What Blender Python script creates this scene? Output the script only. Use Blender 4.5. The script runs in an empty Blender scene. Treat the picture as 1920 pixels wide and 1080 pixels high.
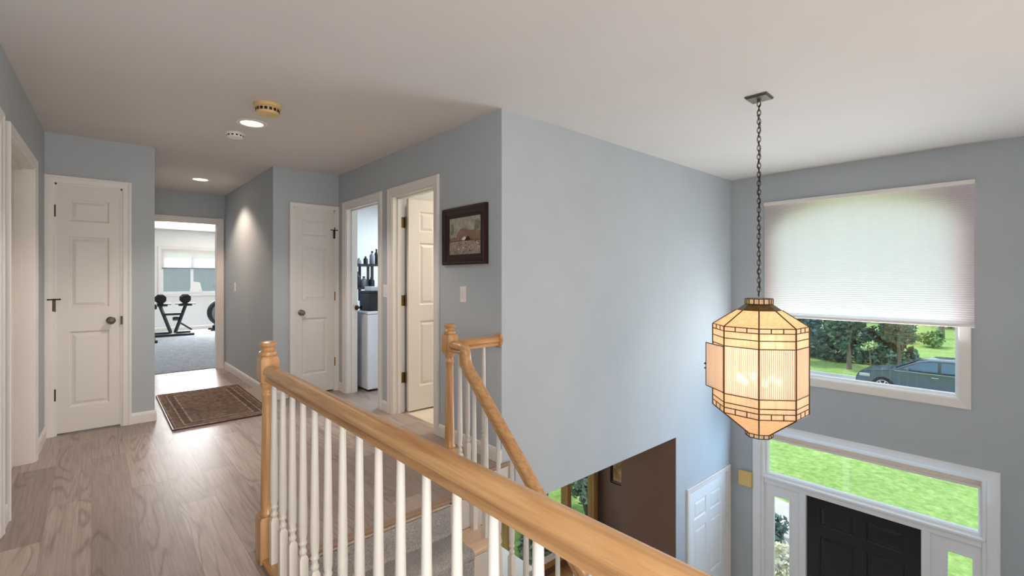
import bpy, bmesh, math, random
from mathutils import Vector, Matrix
random.seed(7)
sc = bpy.context.scene
COL = sc.collection
PI = math.pi

# ------------------------------------------------------------------ materials
def lin(c):
    return tuple((x/12.92 if x <= .04045 else ((x+.055)/1.055)**2.4) for x in c)
def srgb(r, g, b): return lin((r/255, g/255, b/255)) + (1,)
MATS = {}
def newmat(name):
    m = bpy.data.materials.new(name); m.use_nodes = True
    nt = m.node_tree; p = nt.nodes['Principled BSDF']
    MATS[name] = m
    return m, nt, p
def N(nt, t, **kw):
    n = nt.nodes.new(t)
    for k, v in kw.items():
        if k in n.inputs.keys(): n.inputs[k].default_value = v
        else: setattr(n, k, v)
    return n
def coords(nt, scale=(1,1,1), rot=(0,0,0)):
    tc = N(nt, 'ShaderNodeTexCoord'); mp = N(nt, 'ShaderNodeMapping')
    mp.inputs['Scale'].default_value = scale; mp.inputs['Rotation'].default_value = rot
    nt.links.new(tc.outputs['Object'], mp.inputs['Vector'])
    return mp.outputs['Vector']
def ramp(nt, fac, stops):
    r = N(nt, 'ShaderNodeValToRGB'); e = r.color_ramp.elements
    while len(e) < len(stops): e.new(.5)
    for i, (p, c) in enumerate(stops): e[i].position = p; e[i].color = c
    nt.links.new(fac, r.inputs['Fac'])
    return r.outputs['Color']
def simple(name, col, rough=.5, metal=0, var=.04, scale=6, bump=0, bscale=200, spec=.5, stretch=(1,1,1)):
    """plain colour with a soft procedural variation and an optional fine bump"""
    m, nt, p = newmat(name)
    v = coords(nt, stretch)
    n = N(nt, 'ShaderNodeTexNoise', Scale=scale, Detail=3.0)
    nt.links.new(v, n.inputs['Vector'])
    a = tuple(max(0, x*(1-var)) for x in col[:3]) + (1,); b = tuple(min(1, x*(1+var)) for x in col[:3]) + (1,)
    nt.links.new(ramp(nt, n.outputs['Fac'], [(.3, a), (.7, b)]), p.inputs['Base Color'])
    p.inputs['Roughness'].default_value = rough; p.inputs['Metallic'].default_value = metal
    p.inputs['Specular IOR Level'].default_value = spec
    if bump:
        n2 = N(nt, 'ShaderNodeTexNoise', Scale=bscale, Detail=2.0); nt.links.new(v, n2.inputs['Vector'])
        bp = N(nt, 'ShaderNodeBump', Strength=bump, Distance=.004)
        nt.links.new(n2.outputs['Fac'], bp.inputs['Height']); nt.links.new(bp.outputs['Normal'], p.inputs['Normal'])
    return m
def mix(nt, a, b, fac, blend='MIX'):
    n = N(nt, 'ShaderNodeMix', data_type='RGBA', blend_type=blend)
    for s, x in ((n.inputs[6], a), (n.inputs[7], b), (n.inputs[0], fac)):
        if hasattr(x, 'default_value') and hasattr(x, 'is_linked'): nt.links.new(x, s)
        else: s.default_value = x
    return n.outputs[2]

M = {}
M['wall'] = simple('blue_grey_paint', srgb(178,185,189), .75, var=.02, scale=3, bump=.05, bscale=300, spec=.3)
M['hallwall'] = M['wall']
M['ceil'] = simple('ceiling_paint', srgb(214,208,202), .85, var=.015, scale=2, bump=.05, bscale=220, spec=.2)
M['trim'] = simple('white_trim_paint', srgb(226,221,214), .4, var=.015, scale=5)
M['doorw'] = simple('white_door_paint', srgb(222,216,208), .45, var=.015, scale=5)
M['vinyl'] = simple('white_vinyl', srgb(236,238,240), .35, var=.01)
M['brown'] = simple('brown_wall_paint', srgb(124,98,86), .8, var=.04, scale=4, spec=.2)
M['whitewall'] = simple('white_room_paint', srgb(228,228,224), .8, var=.02, scale=3)
M['balw'] = simple('white_baluster_paint', srgb(208,201,190), .35, var=.01)
M['brass'] = simple('aged_brass', srgb(120,95,58), .35, 1, var=.2, scale=30)
M['bronze'] = simple('dark_bronze', srgb(72,60,48), .4, 1, var=.2, scale=40)
M['pewter'] = simple('brushed_pewter', srgb(120,112,100), .35, 1, var=.15, scale=40)
M['lead'] = simple('bronze_came', srgb(96,74,52), .45, .8, var=.2, scale=60)
M['black'] = simple('black_plastic', srgb(22,22,24), .45, var=.2)
M['rubber'] = simple('black_rubber', srgb(26,26,27), .8, var=.2)
M['greyp'] = simple('grey_plastic', srgb(120,124,130), .5, var=.1)
M['blackdoor'] = simple('black_door_paint', srgb(27,28,32), .26, var=.1)
M['beige'] = simple('yellowed_plastic', srgb(216,186,128), .5, var=.05)
M['chime'] = simple('yellowed_cream_cover', srgb(222,190,120), .5, var=.06)
M['plate'] = simple('white_switch_plastic', srgb(232,226,220), .4, var=.01)
M['frame'] = simple('dark_mahogany', srgb(42,18,14), .3, var=.3, scale=20, stretch=(8,8,1))
M['rim'] = simple('alloy', srgb(205,208,212), .3, .7, var=.05)
M['dwood'] = simple('dark_chair_wood', srgb(74,34,20), .35, var=.3, scale=18)
M['cloth'] = simple('white_cloth', srgb(240,238,234), .9, var=.03)
M['tile'] = simple('pale_floor_tile', srgb(226,214,196), .4, var=.06, scale=5)
M['washer'] = simple('white_enamel', srgb(232,236,244), .35, var=.01)
M['road'] = simple('asphalt', srgb(150,154,156), .9, var=.08, scale=3, bump=.3)
M['walk'] = simple('pale_concrete', srgb(206,200,192), .9, var=.06, scale=4, bump=.2)
M['bark'] = simple('bark', srgb(120,108,92), .9, var=.25, scale=12, stretch=(1,1,.2))
M['fabric'] = simple('grey_mesh', srgb(110,112,116), .9, var=.05)

def oak(name, axis):
    m, nt, p = newmat(name)
    st = [14, 14, 14]; st[axis] = 1.1
    v = coords(nt, tuple(st))
    n = N(nt, 'ShaderNodeTexNoise', Scale=2.2, Detail=6.0, Roughness=.62, Distortion=.6); nt.links.new(v, n.inputs['Vector'])
    st2 = [60, 60, 60]; st2[axis] = 2.0
    v2 = coords(nt, tuple(st2)); n2 = N(nt, 'ShaderNodeTexNoise', Scale=2.0, Detail=3.0); nt.links.new(v2, n2.inputs['Vector'])
    c1 = ramp(nt, n.outputs['Fac'], [(.25, srgb(164,116,70)), (.5, srgb(194,147,97)), (.75, srgb(212,170,120))])
    c2 = ramp(nt, n2.outputs['Fac'], [(.35, (.78,.74,.7,1)), (.6, (1,1,1,1))])
    nt.links.new(mix(nt, c1, c2, .6, 'MULTIPLY'), p.inputs['Base Color'])
    p.inputs['Roughness'].default_value = .33
    p.inputs['Coat Weight'].default_value = .25; p.inputs['Coat Roughness'].default_value = .2
    return m
M['oaky'] = oak('honey_oak_lengthwise', 1); M['oakx'] = oak('honey_oak_crosswise', 0); M['oakz'] = oak('honey_oak_upright', 2)

def planks():
    m, nt, p = newmat('grey_brown_plank')
    tc = N(nt, 'ShaderNodeTexCoord'); sp = N(nt, 'ShaderNodeSeparateXYZ'); nt.links.new(tc.outputs['Object'], sp.inputs[0])
    cb = N(nt, 'ShaderNodeCombineXYZ'); nt.links.new(sp.outputs['Y'], cb.inputs['X']); nt.links.new(sp.outputs['X'], cb.inputs['Y'])
    br = N(nt, 'ShaderNodeTexBrick', Scale=1.0, offset=.37)
    br.inputs['Brick Width'].default_value = 1.22; br.inputs['Row Height'].default_value = .18
    br.inputs['Mortar Size'].default_value = .0008; br.inputs['Mortar Smooth'].default_value = .2
    br.inputs['Color1'].default_value = (0,0,0,1); br.inputs['Color2'].default_value = (1,1,1,1); br.inputs['Mortar'].default_value = (.5,.5,.5,1)
    nt.links.new(cb.outputs[0], br.inputs['Vector'])
    rnd = N(nt, 'ShaderNodeSeparateColor'); nt.links.new(br.outputs['Color'], rnd.inputs[0])
    # grain: strongly stretched noise shifted per plank, turned into rings for the cathedral figure
    mp = N(nt, 'ShaderNodeMapping'); mp.inputs['Scale'].default_value = (7, .8, 1); nt.links.new(tc.outputs['Object'], mp.inputs['Vector'])
    sh = N(nt, 'ShaderNodeCombineXYZ')
    mul = N(nt, 'ShaderNodeMath', operation='MULTIPLY'); mul.inputs[1].default_value = 37.0; nt.links.new(rnd.outputs[0], mul.inputs[0])
    nt.links.new(mul.outputs[0], sh.inputs['Z'])
    ad = N(nt, 'ShaderNodeVectorMath', operation='ADD'); nt.links.new(mp.outputs[0], ad.inputs[0]); nt.links.new(sh.outputs[0], ad.inputs[1])
    n1 = N(nt, 'ShaderNodeTexNoise', Scale=.8, Detail=2.0, Roughness=.45, Distortion=.25); nt.links.new(ad.outputs[0], n1.inputs['Vector'])
    m2 = N(nt, 'ShaderNodeMath', operation='MULTIPLY'); m2.inputs[1].default_value = 85; nt.links.new(n1.outputs['Fac'], m2.inputs[0])
    sn = N(nt, 'ShaderNodeMath', operation='SINE'); nt.links.new(m2.outputs[0], sn.inputs[0])
    mr = N(nt, 'ShaderNodeMapRange'); mr.inputs['From Min'].default_value = -1; nt.links.new(sn.outputs[0], mr.inputs['Value'])
    mp2 = N(nt, 'ShaderNodeMapping'); mp2.inputs['Scale'].default_value = (90, 3, 1); nt.links.new(tc.outputs['Object'], mp2.inputs['Vector'])
    n2 = N(nt, 'ShaderNodeTexNoise', Scale=1.0, Detail=4.0, Roughness=.6); nt.links.new(mp2.outputs[0], n2.inputs['Vector'])
    base = ramp(nt, rnd.outputs[0], [(0, srgb(150,134,126)), (.5, srgb(168,151,141)), (1, srgb(185,168,157))])
    g1 = ramp(nt, mr.outputs[0], [(0, (.62,.59,.57,1)), (.3, (.95,.95,.95,1)), (1, (1.0,1.0,1.0,1))])
    g2 = ramp(nt, n2.outputs['Fac'], [(.3, (.74,.72,.7,1)), (.65, (1.06,1.06,1.06,1))])
    mp3 = N(nt, 'ShaderNodeMapping'); mp3.inputs['Scale'].default_value = (3.5, 1.1, 1); nt.links.new(ad.outputs[0], mp3.inputs['Vector'])
    n3 = N(nt, 'ShaderNodeTexNoise', Scale=.35, Detail=1.0); nt.links.new(mp3.outputs[0], n3.inputs['Vector'])
    mk = N(nt, 'ShaderNodeMapRange'); mk.inputs['From Min'].default_value = .42; mk.inputs['From Max'].default_value = .62; mk.inputs['To Max'].default_value = .8; mk.inputs['To Min'].default_value = .1
    nt.links.new(n3.outputs['Fac'], mk.inputs['Value'])
    c = mix(nt, mix(nt, base, g1, mk.outputs[0], 'MULTIPLY'), g2, .9, 'MULTIPLY')
    mf = N(nt, 'ShaderNodeMath', operation='MULTIPLY'); mf.inputs[1].default_value = .55; nt.links.new(br.outputs['Fac'], mf.inputs[0])
    c = mix(nt, c, srgb(70,58,52), mf.outputs[0])
    nt.links.new(c, p.inputs['Base Color'])
    p.inputs['Roughness'].default_value = .36; p.inputs['Specular IOR Level'].default_value = .28
    bp = N(nt, 'ShaderNodeBump', Strength=.12, Distance=.002); nt.links.new(n2.outputs['Fac'], bp.inputs['Height']); nt.links.new(bp.outputs['Normal'], p.inputs['Normal'])
    return m
M['floor'] = planks()

def carpet(name, a, b, sc_=260):
    m, nt, p = newmat(name)
    v = coords(nt)
    n = N(nt, 'ShaderNodeTexNoise', Scale=sc_, Detail=3.0, Roughness=.7); nt.links.new(v, n.inputs['Vector'])
    n2 = N(nt, 'ShaderNodeTexNoise', Scale=9, Detail=3.0); nt.links.new(v, n2.inputs['Vector'])
    c = ramp(nt, n.outputs['Fac'], [(.3, a), (.7, b)]); c2 = ramp(nt, n2.outputs['Fac'], [(.3, (.85,.85,.85,1)), (.7, (1.08,1.08,1.08,1))])
    nt.links.new(mix(nt, c, c2, 1.0, 'MULTIPLY'), p.inputs['Base Color'])
    p.inputs['Roughness'].default_value = 1; p.inputs['Specular IOR Level'].default_value = .05
    bp = N(nt, 'ShaderNodeBump', Strength=.8, Distance=.006); nt.links.new(n.outputs['Fac'], bp.inputs['Height']); nt.links.new(bp.outputs['Normal'], p.inputs['Normal'])
    return m
M['nosing'] = simple('brown_nosing', srgb(156,128,106), .45, var=.15, scale=14, stretch=(.3,3,3))
M['backing'] = carpet('raw_carpet_edge', srgb(168,152,128), srgb(216,202,178), 120)
M['tread'] = simple('pale_oak_tread', srgb(222,190,160), .35, var=.1, scale=10, stretch=(.5,6,6))
M['carpet'] = carpet('grey_stair_carpet', srgb(134,130,127), srgb(198,192,187), 160)
M['gymcarpet'] = carpet('blue_grey_carpet', srgb(126,134,142), srgb(176,184,192), 60)

def rugmat():
    """worn brown oriental rug: border bands by distance from the edge, floral cells in the field"""
    m, nt, p = newmat('worn_oriental_rug')
    tc = N(nt, 'ShaderNodeTexCoord'); sp = N(nt, 'ShaderNodeSeparateXYZ'); nt.links.new(tc.outputs['Generated'], sp.inputs[0])
    def edge(o, w):
        a = N(nt, 'ShaderNodeMath', operation='SUBTRACT'); a.inputs[0].default_value = .5; nt.links.new(o, a.inputs[1])
        b = N(nt, 'ShaderNodeMath', operation='ABSOLUTE'); nt.links.new(a.outputs[0], b.inputs[0])
        c = N(nt, 'ShaderNodeMath', operation='SUBTRACT'); c.inputs[0].default_value = .5; nt.links.new(b.outputs[0], c.inputs[1])
        d = N(nt, 'ShaderNodeMath', operation='MULTIPLY'); d.inputs[1].default_value = w; nt.links.new(c.outputs[0], d.inputs[0])
        return d.outputs[0]
    mn = N(nt, 'ShaderNodeMath', operation='MINIMUM'); nt.links.new(edge(sp.outputs['X'], .82), mn.inputs[0]); nt.links.new(edge(sp.outputs['Y'], 1.55), mn.inputs[1])
    D, B, L = srgb(104,88,80), srgb(122,104,94), srgb(158,140,124)
    r = N(nt, 'ShaderNodeValToRGB'); r.color_ramp.interpolation = 'CONSTANT'
    e = r.color_ramp.elements
    for q in range(6): e.new(.5)
    for i, (pos, c) in enumerate([(0, D), (.018, L), (.03, B), (.075, D), (.085, L), (.1, D), (.15, L), (.165, B)]): e[i].position = pos*2; e[i].color = c
    dbl = N(nt, 'ShaderNodeMath', operation='MULTIPLY'); dbl.inputs[1].default_value = 2; nt.links.new(mn.outputs[0], dbl.inputs[0]); nt.links.new(dbl.outputs[0], r.inputs['Fac'])
    v = coords(nt)
    vo = N(nt, 'ShaderNodeTexVoronoi', Scale=16.0, feature='SMOOTH_F1'); nt.links.new(v, vo.inputs['Vector'])
    n = N(nt, 'ShaderNodeTexNoise', Scale=38, Detail=4.0, Roughness=.7); nt.links.new(v, n.inputs['Vector'])
    c1 = ramp(nt, vo.outputs['Distance'], [(.15, (.6,.56,.52,1)), (.4, (1.2,1.15,1.1,1)), (.6, (.7,.68,.66,1))])
    c2 = ramp(nt, n.outputs['Fac'], [(.35, (.5,.48,.46,1)), (.65, (1.3,1.27,1.25,1))])
    nt.links.new(mix(nt, mix(nt, r.outputs['Color'], c1, .7, 'MULTIPLY'), c2, .75, 'MULTIPLY'), p.inputs['Base Color'])
    p.inputs['Roughness'].default_value = 1; p.inputs['Specular IOR Level'].default_value = .05
    return m
M['rug'] = rugmat()

def glassmat():
    m, nt, p = newmat('window_glass'); nt.nodes.remove(p)
    out = nt.nodes['Material Output']
    t = N(nt, 'ShaderNodeBsdfTransparent', Color=(.95,.98,.97,1)); g = N(nt, 'ShaderNodeBsdfGlossy', Roughness=.02)
    mx = N(nt, 'ShaderNodeMixShader'); mx.inputs[0].default_value = .06
    nt.links.new(t.outputs[0], mx.inputs[1]); nt.links.new(g.outputs[0], mx.inputs[2]); nt.links.new(mx.outputs[0], out.inputs['Surface'])
    return m
M['glass'] = glassmat()
def pane(name, tint, trans=.3, streak=60, diff=.3, dark=.82):
    """art-glass pane: lets part of the light straight through and scatters the rest"""
    m, nt, p = newmat(name); nt.nodes.remove(p); out = nt.nodes['Material Output']
    v = coords(nt, (streak, streak, .4)); n = N(nt, 'ShaderNodeTexNoise', Scale=1.0, Detail=2.0); nt.links.new(v, n.inputs['Vector'])
    c = ramp(nt, n.outputs['Fac'], [(.3, tuple(x*dark for x in tint[:3])+(1,)), (.7, tint)])
    tl = N(nt, 'ShaderNodeBsdfTranslucent'); nt.links.new(c, tl.inputs['Color'])
    tr = N(nt, 'ShaderNodeBsdfTransparent'); nt.links.new(c, tr.inputs['Color'])
    df = N(nt, 'ShaderNodeBsdfDiffuse'); nt.links.new(c, df.inputs['Color'])
    a = N(nt, 'ShaderNodeMixShader'); a.inputs[0].default_value = diff; nt.links.new(tl.outputs[0], a.inputs[1]); nt.links.new(df.outputs[0], a.inputs[2])
    b = N(nt, 'ShaderNodeMixShader'); b.inputs[0].default_value = trans; nt.links.new(a.outputs[0], b.inputs[1]); nt.links.new(tr.outputs[0], b.inputs[2])
    nt.links.new(b.outputs[0], out.inputs['Surface'])
    return m
M['amber'] = pane('amber_art_glass', srgb(254,234,208), .12)
M['cream'] = pane('cream_art_glass', srgb(253,240,222), .2)
M['clear'] = pane('ribbed_clear_glass', srgb(252,246,240), .3, 40, .3, .9)
M['valley'] = pane('rib_valley_glass', srgb(206,180,156), .12, 40, .3, .85)
M['screen'] = pane('insect_screen_mesh', srgb(196,202,212), .4, 300, .5)
M['shade'] = pane('cellular_shade_fabric', srgb(254,241,242), 0, 8, .12, .97)
def rodmat():
    m, nt, p = newmat('glass_rod')
    p.inputs['Base Color'].default_value = srgb(255,240,220); p.inputs['Roughness'].default_value = .08
    p.inputs['Transmission Weight'].default_value = .85; p.inputs['IOR'].default_value = 1.2
    return m
M['rod'] = rodmat()
def emis(name, col, s):
    m, nt, p = newmat(name)
    p.inputs['Base Color'].default_value = col; p.inputs['Emission Color'].default_value = col; p.inputs['Emission Strength'].default_value = s
    return m
M['bulb'] = emis('lit_bulb', srgb(255,226,184), 14)
M['can'] = emis('lit_downlight', srgb(255,226,180), 5)

def grass():
    m, nt, p = newmat('lawn_grass')
    v = coords(nt)
    n = N(nt, 'ShaderNodeTexNoise', Scale=5.5, Detail=8.0, Roughness=.75); nt.links.new(v, n.inputs['Vector'])
    n2 = N(nt, 'ShaderNodeTexNoise', Scale=.6, Detail=3.0); nt.links.new(v, n2.inputs['Vector'])
    c = ramp(nt, n.outputs['Fac'], [(.3, srgb(120,148,78)), (.5, srgb(150,180,104)), (.7, srgb(186,208,140))])
    c2 = ramp(nt, n2.outputs['Fac'], [(.3, (.88,.9,.85,1)), (.7, (1.05,1.05,1.0,1))])
    nt.links.new(mix(nt, c, c2, 1, 'MULTIPLY'), p.inputs['Base Color']); p.inputs['Roughness'].default_value = 1; p.inputs['Specular IOR Level'].default_value = .1
    return m
M['grass'] = grass()
def leafmat(name, a, b):
    m, nt, p = newmat(name)
    v = coords(nt); n = N(nt, 'ShaderNodeTexNoise', Scale=2.5, Detail=3.0); nt.links.new(v, n.inputs['Vector'])
    nt.links.new(ramp(nt, n.outputs['Fac'], [(.3, a), (.7, b)]), p.inputs['Base Color']); p.inputs['Roughness'].default_value = .5
    return m
M['leafd'] = leafmat('dark_leaf', srgb(52,88,72), srgb(96,136,112))
M['leafs'] = leafmat('sage_leaf', srgb(110,140,120), srgb(186,206,190))
M['leafb'] = leafmat('bluish_leaf', srgb(70,104,104), srgb(120,152,150))
M['leafg'] = leafmat('mid_leaf', srgb(78,118,58), srgb(128,164,86))
M['leafl'] = leafmat('pale_leaf', srgb(140,172,110), srgb(200,216,160))
M['leafy'] = leafmat('sunlit_leaf', srgb(110,160,70), srgb(190,216,120))
M['petal'] = leafmat('cream_petal', srgb(214,206,176), srgb(246,242,226))
M['pinkp'] = leafmat('pink_blossom', srgb(220,150,126), srgb(240,190,164))

# ------------------------------------------------------------------ mesh builder
class MB:
    def __init__(s, T=None): s.v = []; s.f = []; s.mi = []; s.T = T; s.cur = 0
    def pt(s, p):
        p = Vector(p)
        s.v.append(s.T @ p if s.T else p); return len(s.v)-1
    def face(s, idx): s.f.append(list(idx)); s.mi.append(s.cur)
    def quad(s, a, b, c, d): s.face([s.pt(a), s.pt(b), s.pt(c), s.pt(d)])
    def box(s, x0, x1, y0, y1, z0, z1):
        i = [s.pt((x, y, z)) for z in (z0, z1) for y in (y0, y1) for x in (x0, x1)]
        for q in ((0,2,3,1), (4,5,7,6), (0,1,5,4), (2,6,7,3), (0,4,6,2), (1,3,7,5)): s.face([i[k] for k in q])
        return s
    def prism(s, poly, a0, a1, P):
        """extrude the 2D polygon between a0 and a1; P(u, w, a) -> point"""
        n = len(poly)
        A = [s.pt(P(u, w, a0)) for u, w in poly]; B = [s.pt(P(u, w, a1)) for u, w in poly]
        s.face(A[::-1]); s.face(B)
        for i in range(n): s.face([A[i], A[(i+1) % n], B[(i+1) % n], B[i]])
        return s
    def rings(s, rings, cap=True, closed=False):
        R = [[s.pt(p) for p in r] for r in rings]; n = len(R[0])
        last = len(R) if closed else len(R)-1
        for k in range(last):
            a, b = R[k], R[(k+1) % len(R)]
            for i in range(n): s.face([a[i], a[(i+1) % n], b[(i+1) % n], b[i]])
        if cap and not closed: s.face(R[0][::-1]); s.face(R[-1])
        return s
    def lathe(s, prof, c=(0,0,0), n=20, ax='z', ph=0):
        rs = []
        for r, h in prof:
            ring = []
            for k in range(n):
                a = 2*PI*k/n + ph; x, y = max(r, 1e-4)*math.cos(a), max(r, 1e-4)*math.sin(a)
                p = {'z': (x, y, h), 'x': (h, x, y), 'y': (y, h, x)}[ax]
                ring.append((c[0]+p[0], c[1]+p[1], c[2]+p[2]))
            rs.append(ring)
        return s.rings(rs)
    def sq(s, prof, c=(0,0,0)):
        rs = [[(c[0]+sx*r, c[1]+sy*r, c[2]+h) for sx, sy in ((-1,-1),(1,-1),(1,1),(-1,1))] for r, h in prof]
        return s.rings(rs)
    def tube(s, path, r, n=8, closed=False):
        path = [Vector(p) for p in path]; rs = []; m = len(path); up = None
        for k, p in enumerate(path):
            if closed: t = path[(k+1) % m]-path[k-1]
            else: t = path[min(k+1, m-1)]-path[max(k-1, 0)]
            t.normalize()
            if up is None: up = Vector((0,0,1)) if abs(t.z) < .9 else Vector((1,0,0))
            u = t.cross(up); u.normalize(); w = u.cross(t); w.normalize(); up = w
            rr = r[k] if isinstance(r, (list, tuple)) else r
            rs.append([p+u*math.cos(2*PI*j/n)*rr+w*math.sin(2*PI*j/n)*rr for j in range(n)])
        return s.rings(rs, closed=closed)
    def ball(s, c, r, n=14, sc_=(1,1,1)):
        m = n//2+1
        rs = []
        for k in range(m):
            a = PI*(k+.02)/(m-1+.04)
            rs.append([(c[0]+sc_[0]*r*math.sin(a)*math.cos(2*PI*j/n), c[1]+sc_[1]*r*math.sin(a)*math.sin(2*PI*j/n), c[2]-sc_[2]*r*math.cos(a)) for j in range(n)])
        return s.rings(rs)
    def sweep(s, stations, prof, P, closed=False):
        """mitred frame: stations are functions a -> (u, w); profile (a outwards, b off the wall); P(u, w, b)"""
        return s.rings([[P(*st(a), b) for a, b in prof] for st in stations], closed=closed)
    def build(s, name, mat, parent=None, smooth=False, bevel=0, kind=None, label=None, local=False):
        me = bpy.data.meshes.new(name)
        off = Vector((0,0,0))
        if parent is not None and not local:
            off = Vector(parent.get('_org', (0,0,0)))
        me.from_pydata([tuple(v-off) for v in s.v], [], s.f)
        for m in (mat if isinstance(mat, list) else [mat]): me.materials.append(m)
        if isinstance(mat, list): me.polygons.foreach_set('material_index', s.mi)
        bm = bmesh.new(); bm.from_mesh(me); bmesh.ops.recalc_face_normals(bm, faces=bm.faces)
        if smooth:
            for f in bm.faces: f.smooth = True
            for e in bm.edges:
                if len(e.link_faces) == 2 and e.calc_face_angle(0) > .7: e.smooth = False
        bm.to_mesh(me); bm.free(); me.update()
        o = bpy.data.objects.new(name, me); COL.objects.link(o)
        if parent is not None:
            o.parent = parent
            ORG[o.name] = tuple(off)
            o['_org'] = tuple(off)
        if bevel:
            b = o.modifiers.new('bevel', 'BEVEL'); b.width = bevel; b.segments = 2; b.limit_method = 'ANGLE'
        if kind: o['kind'] = kind
        if label: o['label'] = label
        return o
ORG = {}
def tag(o, label, cat=None, group=None, kind=None):
    if label: o['label'] = label
    if cat: o['category'] = cat
    if group: o['group'] = group
    if kind: o['kind'] = kind
    return o
def thing(name, loc, label, cat, rz=0, group=None, kind=None):
    o = bpy.data.objects.new(name, None); COL.objects.link(o)
    o.location = loc; o.rotation_euler = (0,0,rz); o.empty_display_size = .1
    o['_org'] = tuple(loc)
    return tag(o, label, cat, group, kind)
def struct(mb, name, mat, label=None, **k):
    o = mb.build(name, mat, **k); o['kind'] = 'structure'
    if label: o['label'] = label
    return o
def copy_tree(o, parent=None):
    c = o.copy(); COL.objects.link(c)
    if parent is not None: c.parent = parent
    for ch in list(o.children): copy_tree(ch, c)
    return c

ZC, ZL, ZF = 2.44, -2.75, -3.05     # upper ceiling, lower room floor, foyer floor
SOFF = -.345                        # underside of the upper storey

# ------------------------------------------------------------------ floors and ceiling
def plate(mb, poly, z0, z1): return mb.prism(poly, z0, z1, lambda u, w, a: (u, w, a))
mb = MB()
plate(mb, [(-.62,-1.25), (.64,-1.25), (.64,2.285), (1.74,2.285), (1.74,2.45), (2.22,2.45), (2.22,5.5), (1.6,5.5), (1.6,7.78), (.2,7.78), (.2,5.5), (-.62,5.5)], SOFF, 0)
struct(mb, 'floor', M['floor'], 'grey-brown wood plank floor of the upstairs landing and hall')
struct(MB().box(-1.2, 4.6, 7.78, 14.2, SOFF, .008), 'floor_gym', M['gymcarpet'], 'blue-grey carpet of the exercise room')
struct(MB().box(2.22, 4.5, 2.58, 4.13, SOFF, -.002), 'floor_bath', M['tile'], 'pale tile floor behind the open panelled door')
struct(MB().box(2.22, 4.5, 4.13, 6.6, SOFF, -.002), 'floor_laundry', M['floor'], 'plank floor of the laundry room')
struct(MB().box(.5, 5.87, -1.25, 2.58, ZF-.1, ZF), 'floor_foyer', M['tile'], 'foyer floor below the lantern')
struct(MB().box(1.1, 5.87, 2.58, 4.55, ZL-.1, ZL), 'floor_lower', M['oaky'], 'floor of the lower room')
struct(MB().box(-.7, 5.87, -1.4, 14.3, ZC, ZC+.12), 'ceiling', M['ceil'], 'off-white upstairs ceiling')
struct(MB().box(2.22, 5.87, 2.58, 4.55, SOFF-.02, SOFF-.001), 'ceiling_lower', M['ceil'], 'ceiling of the lower room')

# ------------------------------------------------------------------ walls
def run(mb, L, z0, z1, t, openings=(), P=None):
    """a straight wall along u with rectangular openings (u0, u1, zb, zt)"""
    P = P or (lambda u, v, z: (u, v, z))
    def bx(u0, u1, za, zb):
        if u1-u0 < 1e-4 or zb-za < 1e-4: return
        i = [mb.pt(P(u, v, z)) for z in (za, zb) for v in (0, t) for u in (u0, u1)]
        for q in ((0,2,3,1), (4,5,7,6), (0,1,5,4), (2,6,7,3), (0,4,6,2), (1,3,7,5)): mb.face([i[k] for k in q])
    u = L[0]
    for (a, b, zb, zt) in sorted(openings):
        bx(u, a, z0, z1); bx(a, b, z0, zb); bx(a, b, zt, z1); u = b
    bx(u, L[1], z0, z1)
    return mb
# mapping helpers: u along the wall, v into the wall, z up
LW0 = Vector((-.28, 5.27)); LA = math.atan(.033)
def PL(u, v, z):      # left wall: u runs towards the camera from the far corner
    d = Vector((-math.sin(LA), -math.cos(LA))); n = Vector((-math.cos(LA), math.sin(LA)))
    q = LW0 + d*u + n*v
    return (q.x, q.y, z)
def PY(y0): return lambda u, v, z: (u, y0+v, z)          # faces -Y
def PX(x0): return lambda u, v, z: (x0+v, u, z)          # faces -X
T = .12
LEFTD = (.645, 1.62); LEFTN = (1.895, 2.65)
struct(run(MB(), (-.15, 6.7), SOFF, ZC, T, [LEFTD+(SOFF, 2.03), LEFTN+(SOFF, 2.03)], PL), 'wall_left', M['wall'], 'blue-grey wall with door openings along the left side')
struct(run(MB(), (-.4, .42), 0, ZC, T, [(-.222, .197, 0, 2.04)], PY(5.27)), 'wall_closet', M['wall'], 'blue-grey wall around the narrow white closet door')
struct(MB().box(.30, .42, 5.39, 7.7, 0, ZC), 'wall_hall_left', M['hallwall'])
struct(MB().box(-.4, .30, 5.85, 5.97, 0, ZC), 'wall_closet_back', M['whitewall'])
struct(run(MB(), (1.41, 2.10), 0, ZC, T, [(1.615, 2.055, 0, 2.04)], PY(5.32)), 'wall_linen', M['wall'], 'blue-grey wall around the second narrow closet door')
struct(MB().box(1.41, 1.53, 5.44, 7.7, 0, ZC), 'wall_hall_right', M['hallwall'], 'hall wall washed by the downlight')
struct(MB().box(1.53, 2.22, 5.9, 6.0, 0, ZC), 'wall_linen_back', M['whitewall'])
struct(run(MB(), (.30, 1.53), 0, ZC, T, [(.5, 1.322, 0, 2.035)], PY(7.7)), 'wall_hall_end', M['hallwall'], 'wall around the doorway at the end of the hall')
D1 = (4.315, 5.10); D2 = (3.31, 4.035)
struct(run(MB(), (2.46, 5.9), 0, ZC, T, [D1+(0, 2.04), D2+(0, 2.04)], PX(2.10)), 'wall_picture', M['wall'], 'blue-grey wall with two doorways and a framed picture')
# foyer side wall with the wide opening into the lower room below
mb = MB(); run(mb, (2.22, 5.72), -.02, ZC, T, [], PY(2.46)); run(mb, (1.1, 2.22), SOFF, -.02, T, [], PY(2.462)); run(mb, (2.22, 5.72), SOFF, -.02, T, [], PY(2.46)); run(mb, (4.43, 5.72), ZF, SOFF, T, [(4.70, 5.60, ZF, -1.0)], PY(2.46))
struct(mb, 'wall_foyer', M['wall'], 'tall blue-grey foyer wall beside the stairs')
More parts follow.
